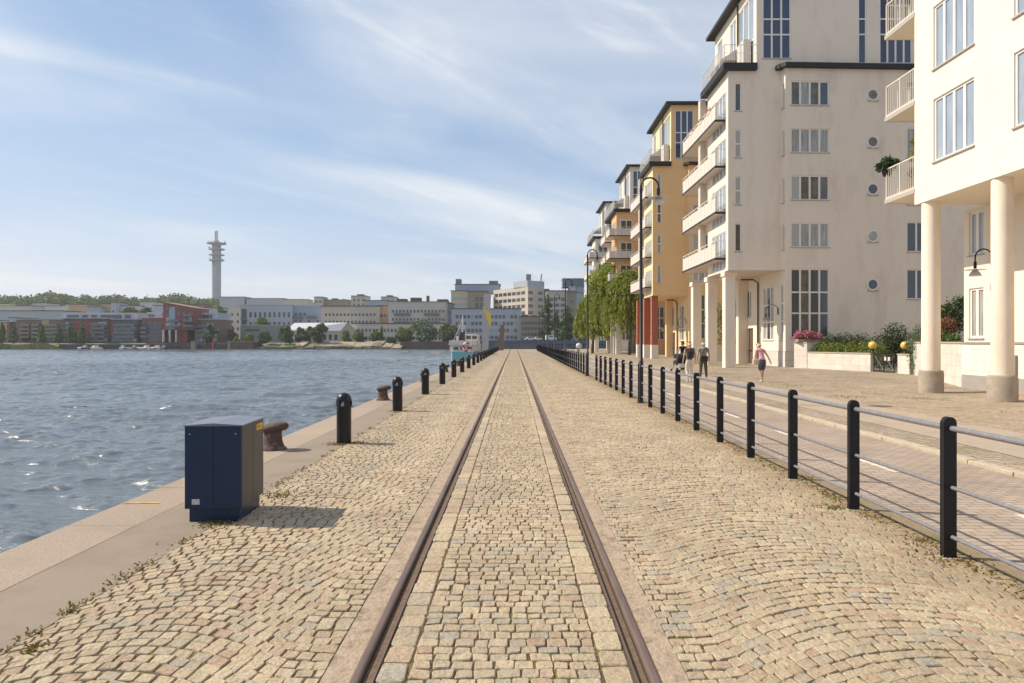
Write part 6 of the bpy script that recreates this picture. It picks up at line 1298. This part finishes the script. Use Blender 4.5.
for i, (px, yt, w_, Y, m, lb, yb) in enumerate([(129, 307.5, 22, 350, 'leaf_far', 'broad dark tree behind the dark red brick flats', 322), (145.5, 307.5, 15, 350, 'leaf_far', 'dark round tree left of the red gabled house, behind the low brick house', 322), (201, 309, 8, 350, 'leaf_far', 'small dark tree right behind the sloping red roof', 322),
        (220, 306, 17, 320, 'leaf_far', 'tall dark tree right of the brown-grey flats', None), (210.5, 324, 12, 293, 'leaf_far', 'low dark tree at the quay before the brown-grey flats', None), (232, 326.5, 10, 300, 'leaf_far', 'small dark tree at the corner of the yellowish gable end', None), (262.5, 317.5, 17, 330, 'leaf_far_light', 'olive bushy tree above the roof of the grey-green hall', 330),
        (236, 337.5, 6, 291, 'leaf_yellow', 'orange-yellow bush on the brown quay wall', None), (249, 333.5, 9, 300, 'leaf_yellow', 'yellow-green bush in front of the white canopy', None), (265, 331.5, 14, 290, 'leaf_far', 'dark green tree on the shore before the grey-green hall', None), (285.5, 325, 18, 292, 'leaf_far', 'large dark tree on the shore, left of the silvery one', None),
        (300, 327, 12, 293, 'leaf_silver', 'silvery willow-like tree on the far shore', None), (309, 326.5, 12, 294, 'leaf_far', 'dark tree right of the silvery one', None), (320, 323, 18, 290, 'leaf_far', 'tallest dark tree on the shore in front of the hall', None), (346.5, 331, 10, 296, 'leaf_far_light', 'small green tree under the yellow gable', None),
        (359, 329.5, 12, 297, 'leaf_far_light', 'round green tree right of the yellow gable', None), (376, 330, 12, 297, 'leaf_far_light', 'green tree just left of the slim poplar', None), (381.5, 326, 4.5, 296, 'leaf_far_light', 'slim upright poplar by the low cream terrace', None), (391, 339, 10, 291, 'leaf_far', 'low dark bush at the foot of the low cream terrace', None),
        (404, 327, 20, 298, 'leaf_far_light', 'dark green left half of the big willow pair on the bank', None), (421, 318.5, 30, 300, 'leaf_silver', 'big pale silvery willow on the far bank', None), (448, 323.5, 22, 296, 'leaf_far', 'round dark green tree left of the boat', None),
        (546, 294, 15, 300, 'leaf_far', 'tall dark tree right of the cream office building', None), (556, 312, 14, 296, 'leaf_far', 'dark tree behind the third street lamp', None), (569, 306, 16, 296, 'leaf_far', 'dark tree below the glass tower', None), (580, 303, 12, 297, 'leaf_far', 'dark tree at the left edge of the willows', None), (541, 330, 9, 290, 'leaf_far', 'low dark tree between the parked vehicles', None), (563, 327, 9, 286, 'leaf_far_light', 'small lighter tree in front of the dark trees', None), (590, 318, 26, 292, 'leaf_far', 'wide dark tree behind the willows', None)]):
    z = ground_z(PX(px, Y), Y) if yb is None else PZ(yb, Y)
    if px > 530: z = 1.8
    tree('tree' if w_ > 9 else 'bush', lb, (PX(px, Y), Y, z), max(2.2, PZ(yt, Y) - z), w_ * Y / 683, m, int(700 + w_ * 90), 0.6, 200 + i, 0.08, w_ < 6, None, clumps=9)

def forest():
    rg = np.random.default_rng(9); C = []; Rr = []
    def top(px):   # skyline of the wooded hill, in photo rows
        pts = [(-60, 293), (0, 294), (10, 292.5), (22, 293), (30, 294), (38, 290.5), (50, 289.6), (62, 291.5), (70, 293.5), (85, 292.5), (100, 294), (113, 291.5), (125, 294.5), (140, 295.5), (155, 294.5), (170, 292.8), (178, 291), (190, 294), (205, 295), (215, 295), (232, 298), (242, 295), (255, 299), (270, 297.5), (280, 296.5), (300, 299), (320, 298), (345, 300), (370, 301), (400, 302), (430, 303)]
        for a, b in zip(pts[:-1], pts[1:]):
            if a[0] <= px <= b[0]: return a[1] + (b[1] - a[1]) * (px - a[0]) / (b[0] - a[0])
        return 302
    n_ = 0
    for k in range(900):
        px = rg.uniform(-60, 430) if k % 3 else rg.uniform(-60, 215); Y = rg.uniform(560, 660); r = rg.uniform(2.6, 4.6) * (1.0 if px < 225 else 0.8)
        zt = PZ(top(px) + rg.uniform(0, 1.5), 640) - r * 0.9 - (660 - Y) * 0.10 - rg.exponential(1.2); C.append((PX(px, Y), Y, zt)); Rr.append((r, r, r * rg.uniform(0.9, 1.5)))
        if px < 225: C.append((PX(px, Y), Y - 8, zt - rg.uniform(5, 11))); Rr.append((r * 1.3,) * 3)
    o = leaves('forest', C, Rr, 52000, 1.5, MATS['leaf_far'], None, seed=33, shell=0.5, elong=1.3); tag(o, 'dark wooded hill ridge above the far houses', 'forest', kind='stuff')
forest()
# willows at the foot of the orange house
def willow(label, x, y, H, W, seed):
    rg = random.Random(seed); t = empty('willow_tree', label, 'willow', (x, y, 0.05), group='weeping willows by the orange house'); cl, rr = [], []; nr = np.random.default_rng(seed)
    for i in range(16):
        f = i / 16; a = rg.uniform(0, 6.28); d = W / 2 * (0.15 + 0.5 * rg.random()); z = H * (0.55 + 0.36 * (1 - (d / (W / 2)) ** 2)); cl.append((d * math.cos(a), d * math.sin(a), z)); rr.append((W * 0.17, W * 0.17, H * 0.10))
    # hanging strands
    n_ = 11000; P = []; D = []
    ns = 260; leaf_pos = []
    for s_ in range(ns):
        a = rg.uniform(0, 6.28); d = W / 2 * math.sqrt(rg.random()); ln = H * rg.uniform(0.22, 0.55); z0 = H * (0.60 + 0.36 * math.sqrt(max(0, 1 - (d / (W / 2)) ** 2)) + rg.uniform(-0.05, 0.05)); 
        zend = max(H * 0.24, z0 - ln)
        for k in range(n_ // ns): f = rg.random(); leaf_pos.append((d * math.cos(a) * (1 + 0.12 * math.sin(3 * f)) + rg.gauss(0, 0.10), d * math.sin(a) * (1 + 0.12 * math.sin(3 * f)) + rg.gauss(0, 0.10), z0 + (zend - z0) * f))
    P = np.array(leaf_pos); n2 = len(P); a_ = nr.normal(size=(n2, 3)) * 0.28; a_[:, 2] = -1; a_ /= np.linalg.norm(a_, axis=1)[:, None]; b_ = np.cross(a_, nr.normal(size=(n2, 3))); b_ /= np.linalg.norm(b_, axis=1)[:, None]
    sz = 0.13 * (0.6 + 0.8 * nr.random(n2))[:, None]; V = np.stack([P - a_ * sz * 1.7, P + b_ * sz * 0.5, P + a_ * sz * 1.7, P - b_ * sz * 0.5], 1).reshape(-1, 3)
    n3 = 9000; idx = nr.integers(0, len(cl), n3); C_ = np.array(cl)[idx]; R_ = np.array(rr)[idx]; dd_ = nr.normal(size=(n3, 3)); dd_ /= np.linalg.norm(dd_, axis=1)[:, None]; P3 = C_ + dd_ * R_ * (0.5 + 0.6 * nr.random(n3))[:, None] * np.array([1.15, 1.15, 1.5])
    a3 = nr.normal(size=(n3, 3)); a3[:, 2] -= 0.8; a3 /= np.linalg.norm(a3, axis=1)[:, None]; b3 = np.cross(a3, nr.normal(size=(n3, 3))); b3 /= np.linalg.norm(b3, axis=1)[:, None]; s3 = 0.16 * (0.6 + 0.8 * nr.random(n3))[:, None]
    V = np.concatenate([V, np.stack([P3 - a3 * s3 * 1.3, P3 + b3 * s3 * 0.5, P3 + a3 * s3 * 1.3, P3 - b3 * s3 * 0.5], 1).reshape(-1, 3)])
    np_mesh('crown', V, np.arange(4 * (n2 + n3)).reshape(n2 + n3, 4), MATS['leaf_willow'], t)
    tr = MB(); tr.tube([(0, 0, -0.1), (0.15, 0, H * 0.3), (0.0, 0.1, H * 0.75)], [0.24, 0.17, 0.07], 9)
    for c in cl[::2]: tr.tube([(0.1, 0, H * 0.32), (c[0] * 0.5, c[1] * 0.5, c[2] * 0.8), c], [0.08, 0.05, 0.02], 6)
    tr.build('trunk', MATS['bark'], t)
willow('middle weeping willow, tallest, with its trunk beside the near one', 13.5, 90.5, 11.9, 7.6, 301)
willow('nearest weeping willow at the right, against the red-brown pillars', 14.1, 83.5, 9.8, 6.0, 302)
willow('lower weeping willow at the left, beside the second street lamp', 11.0, 96, 7.6, 4.6, 303)

# small boats, buoys, vehicles and far railings
mat('far_boat', (0.55, 0.53, 0.50), 0.5); mat('far_boat_dark', (0.10, 0.09, 0.09), 0.5)
def small_boat(px, Y, L_, label, rz, cab, z=-1.6):
    t = empty('small_boat', label, 'boat', (PX(px, Y), Y, z), rz, 'small boats moored along the far quay'); h = MB(); st = [(0, 0.8), (0.3, 1), (0.7, 0.85), (1, 0.05)]; wd = L_ * 0.17
    vs = [(-wd * w_ * 0.7, L_ * (s_ - 0.5), -0.2) for s_, w_ in st] + [(wd * w_ * 0.7, L_ * (s_ - 0.5), -0.2) for s_, w_ in st[::-1]] + [(-wd * w_, L_ * (s_ - 0.5), 0.7 + 0.3 * s_) for s_, w_ in st] + [(wd * w_, L_ * (s_ - 0.5), 0.7 + 0.3 * s_) for s_, w_ in st[::-1]]
    h.add(vs, [(i, (i + 1) % 8, 8 + (i + 1) % 8, 8 + i)[::-1] for i in range(8)] + [tuple(range(8)), tuple(range(8, 16))[::-1]]); h.build('hull', MATS['far_boat' if cab != 2 else 'far_boat_dark'], t)
    if cab: c = MB(); c.prism([(-wd * 0.6, -L_ * 0.1), (wd * 0.6, -L_ * 0.1), (wd * 0.45, L_ * 0.22), (-wd * 0.45, L_ * 0.22)], 0.8, 1.7, ztop=[1.8, 1.8, 1.25, 1.25]); c.build('cabin', MATS['far_boat'], t)
for i, (px, L_, rz, cab) in enumerate([(79, 5, 0.4, 0), (84, 5, 1.2, 2), (94.5, 8, 1.0, 1), (122, 6, 0.3, 1), (128, 5, 1.5, 0), (133, 5, 0.6, 2), (139, 7, 0.9, 0), (146, 7, 0.9, 1), (152, 5, 0.3, 0), (157, 6, 1.2, 1), (163, 5, 0.2, 2)]):
    small_boat(px, 283, L_, ORD[i] + ' small boat from the left along the far quay' if i else 'leftmost small boat moored along the far quay', rz, cab)
for px, Y, h, lb in ((212.4, 262, 4.3, 'tall thin red channel marker in the water before the tower'), (299, 283, 2.4, 'small red marker near the far shore')):
    t = empty('channel_marker', lb, 'marker', (PX(px, Y), Y, -1.6)); q = MB(); q.lathe([(0.24, -0.5), (0.22, h * 0.6), (0.12, h)], 12) ; q.build('spar', MATS['buoy_red'], t)
t = empty('channel_marker', 'thin dark marker pole left of the red one', 'marker', (PX(207, 275), 275, -1.6)); q = MB(); q.tube([(0, 0, -0.4), (0, 0, 3)], 0.12, 8); q.box(-0.25, 0.25, -0.1, 0.1, 2.4, 3); q.build('spar', MATS['black_trim'], t)
def car(px, Y, label, van, z):
    t = empty('parked_van' if van else 'parked_car', label, 'van' if van else 'car', (PX(px, Y), Y, z), 0.1); prof = [(-2.3, 0.3), (-2.3, 1.9), (-1.9, 2.2), (0.9, 2.2), (1.6, 1.3), (2.3, 1.1), (2.3, 0.3)] if van else [(-2.1, 0.3), (-2.1, 0.9), (-1.5, 1.0), (-0.9, 1.45), (0.5, 1.45), (1.1, 0.95), (2.1, 0.8), (2.1, 0.3)]
    m = MB(); n_ = len(prof); m.add([(x, -0.85, z_) for x, z_ in prof] + [(x, 0.85, z_) for x, z_ in prof], [tuple(range(n_))[::-1], tuple(range(n_, 2 * n_))] + [(i, (i + 1) % n_, n_ + (i + 1) % n_, n_ + i) for i in range(n_)]); m.build('body', MATS['boat_white'], t)
    m = MB(); m.box(-0.9, 0.7, -0.87, -0.852, 1.0 if not van else 1.35, 1.35 if not van else 1.95); m.build('side_window', MATS['far_window'], t)
    for x in (-1.4, 1.4):
        for y in (-0.8, 0.8): w_ = MB(); w_.tube([(x, y - 0.1, 0.32), (x, y + 0.1, 0.32)], 0.32, 12, smooth=False); w_.build('wheel', MATS['black_trim'], t)
car(530, 285, 'white car parked at the far shore below the yellow-brown block', False, 2.12); car(538, 286, 'second small white car right of the first on the far shore', False, 2.12); car(551, 284, 'white van parked under the dark trees on the far shore', True, 2.12)
t = empty('railing_fence', 'brown railing across the end of the quay', 'fence', (-4, 148, 0))
m = MB(); m.box(0, 9, -0.05, 0.05, 0.92, 1.0); m.box(0, 9, -0.05, 0.05, 0.3, 0.36); m.build('rail', MATS['pylon_brown'], t)
pq = None
for i in range(16):
    if i == 0: m = MB(); m.box(-0.09, 0.09, -0.09, 0.09, 0, 1.15); pq = m.build('post', MATS['pylon_brown'], t)
    else: c = pq.copy(); COL.objects.link(c); c.parent = t; c.location = (i * 0.6, 0, 0)
t = empty('railing_fence', 'dark railing at the water beyond the far walkway', 'fence', (5.0, 149, 0)); m = MB(); m.box(0, 40, -0.05, 0.05, 1.0, 1.12); m.box(0, 40, -0.03, 0.03, 0.15, 0.2); m.build('rail', MATS['black_paint'], t)
for i in range(60):
    if i == 0: m = MB(); m.box(-0.06, 0.06, -0.06, 0.06, 0, 1.1); pq = m.build('post', MATS['black_paint'], t)
    else: c = pq.copy(); COL.objects.link(c); c.parent = t; c.location = (i * 0.68, 0, 0)

# ------------------------------------------------------------------ weeds
def weeds():
    rg = np.random.default_rng(17); P = []
    def line(x, y0, y1, n_, sp, f=lambda y: 0):
        for _ in range(n_):
            yc = math.exp(rg.uniform(math.log(y0), math.log(y1))) ; xc = x + f(yc); k = int(rg.integers(4, 16)); s_ = sp * rg.uniform(0.5, 1.6)
            for _ in range(k): P.append((xc + rg.normal(0, s_), yc + rg.normal(0, s_ * 1.8), 0))
    line(-2.76, 2.5, 60, 150, 0.035); line(3.36, 3.5, 60, 260, 0.06, lambda y: 0.0075 * y); line(6.28, 9, 60, 90, 0.05, lambda y: 0.0075 * y); line(6.5, 9, 60, 50, 0.12, lambda y: 0.0075 * y)
    def tuft(x, y, r, k):
        for _ in range(k): P.append((x + rg.normal(0, r), y + rg.normal(0, r), 0))
    for x, y, r, k in ((-2.72, 6.30, 0.085, 330), (-2.86, 11.1, 0.10, 240), (-2.6, 11.25, 0.09, 110), (-2.55, 7.4, 0.09, 130), (-2.75, 16.3, 0.12, 150), (-2.62, 3.72, 0.03, 60), (-2.76, 3.45, 0.03, 50), (-2.74, 4.2, 0.025, 30), (3.30, 5.25, 0.12, 160), (3.45, 5.7, 0.08, 110), (3.2, 6.9, 0.10, 140), (3.42, 7.4, 0.09, 110), (3.5, 8.4, 0.10, 120), (6.4, 14.9, 0.12, 180), (6.45, 17.5, 0.14, 220)): tuft(x, y, r, k)
    for _ in range(26):
        x, y = rg.uniform(9.5, 15), rg.uniform(15, 36)
        for _ in range(60): P.append((x + rg.normal(0, 0.35), y + rg.normal(0, 0.3), 0.03))
    P = np.array(P); n_ = len(P); h = 0.006 + 0.020 * rg.random(n_) ** 2; d = rg.normal(0, 1.1, (n_, 2)) * h[:, None]; wd = 0.0075; a = rg.uniform(0, 6.28, n_); o = np.stack([np.cos(a), np.sin(a)], 1) * wd
    V = np.stack([np.concatenate([P[:, :2] - o, P[:, 2:] - 0.01], 1), np.concatenate([P[:, :2] + o, P[:, 2:] - 0.01], 1), np.concatenate([P[:, :2] + d + o * 1.3, P[:, 2:] + h[:, None]], 1), np.concatenate([P[:, :2] + d - o * 0.3, P[:, 2:] + h[:, None] * 0.8], 1)], 1).reshape(-1, 3)
    mat('weed', (0.16, 0.18, 0.03), 0.7, col2=(0.24, 0.13, 0.05), nscale=1.7, island=0.4, trans=0.3)
    tag(np_mesh('weeds', V, np.arange(4 * n_).reshape(n_, 4), MATS['weed']), 'small green and reddish weeds along the paving edges and fence', 'weeds', kind='stuff')
weeds()

# air: faint haze over the water that pales the far shore
mb = MB(); mb.box(-1500, 1500, -300, 2900, -6, 230); hz_ = mb.build('haze', [], None); tag(hz_, kind='stuff')
hm = bpy.data.materials.new('haze'); hm.use_nodes = True; hn = hm.node_tree.nodes; hn.clear(); ho = hn.new('ShaderNodeOutputMaterial'); hv = hn.new('ShaderNodeVolumePrincipled')
hv.inputs['Color'].default_value = (0.90, 0.94, 1.0, 1); hv.inputs['Density'].default_value = 0.00020; hv.inputs['Anisotropy'].default_value = 0.2
hm.node_tree.links.new(hv.outputs[0], ho.inputs['Volume']); hz_.data.materials.append(hm)
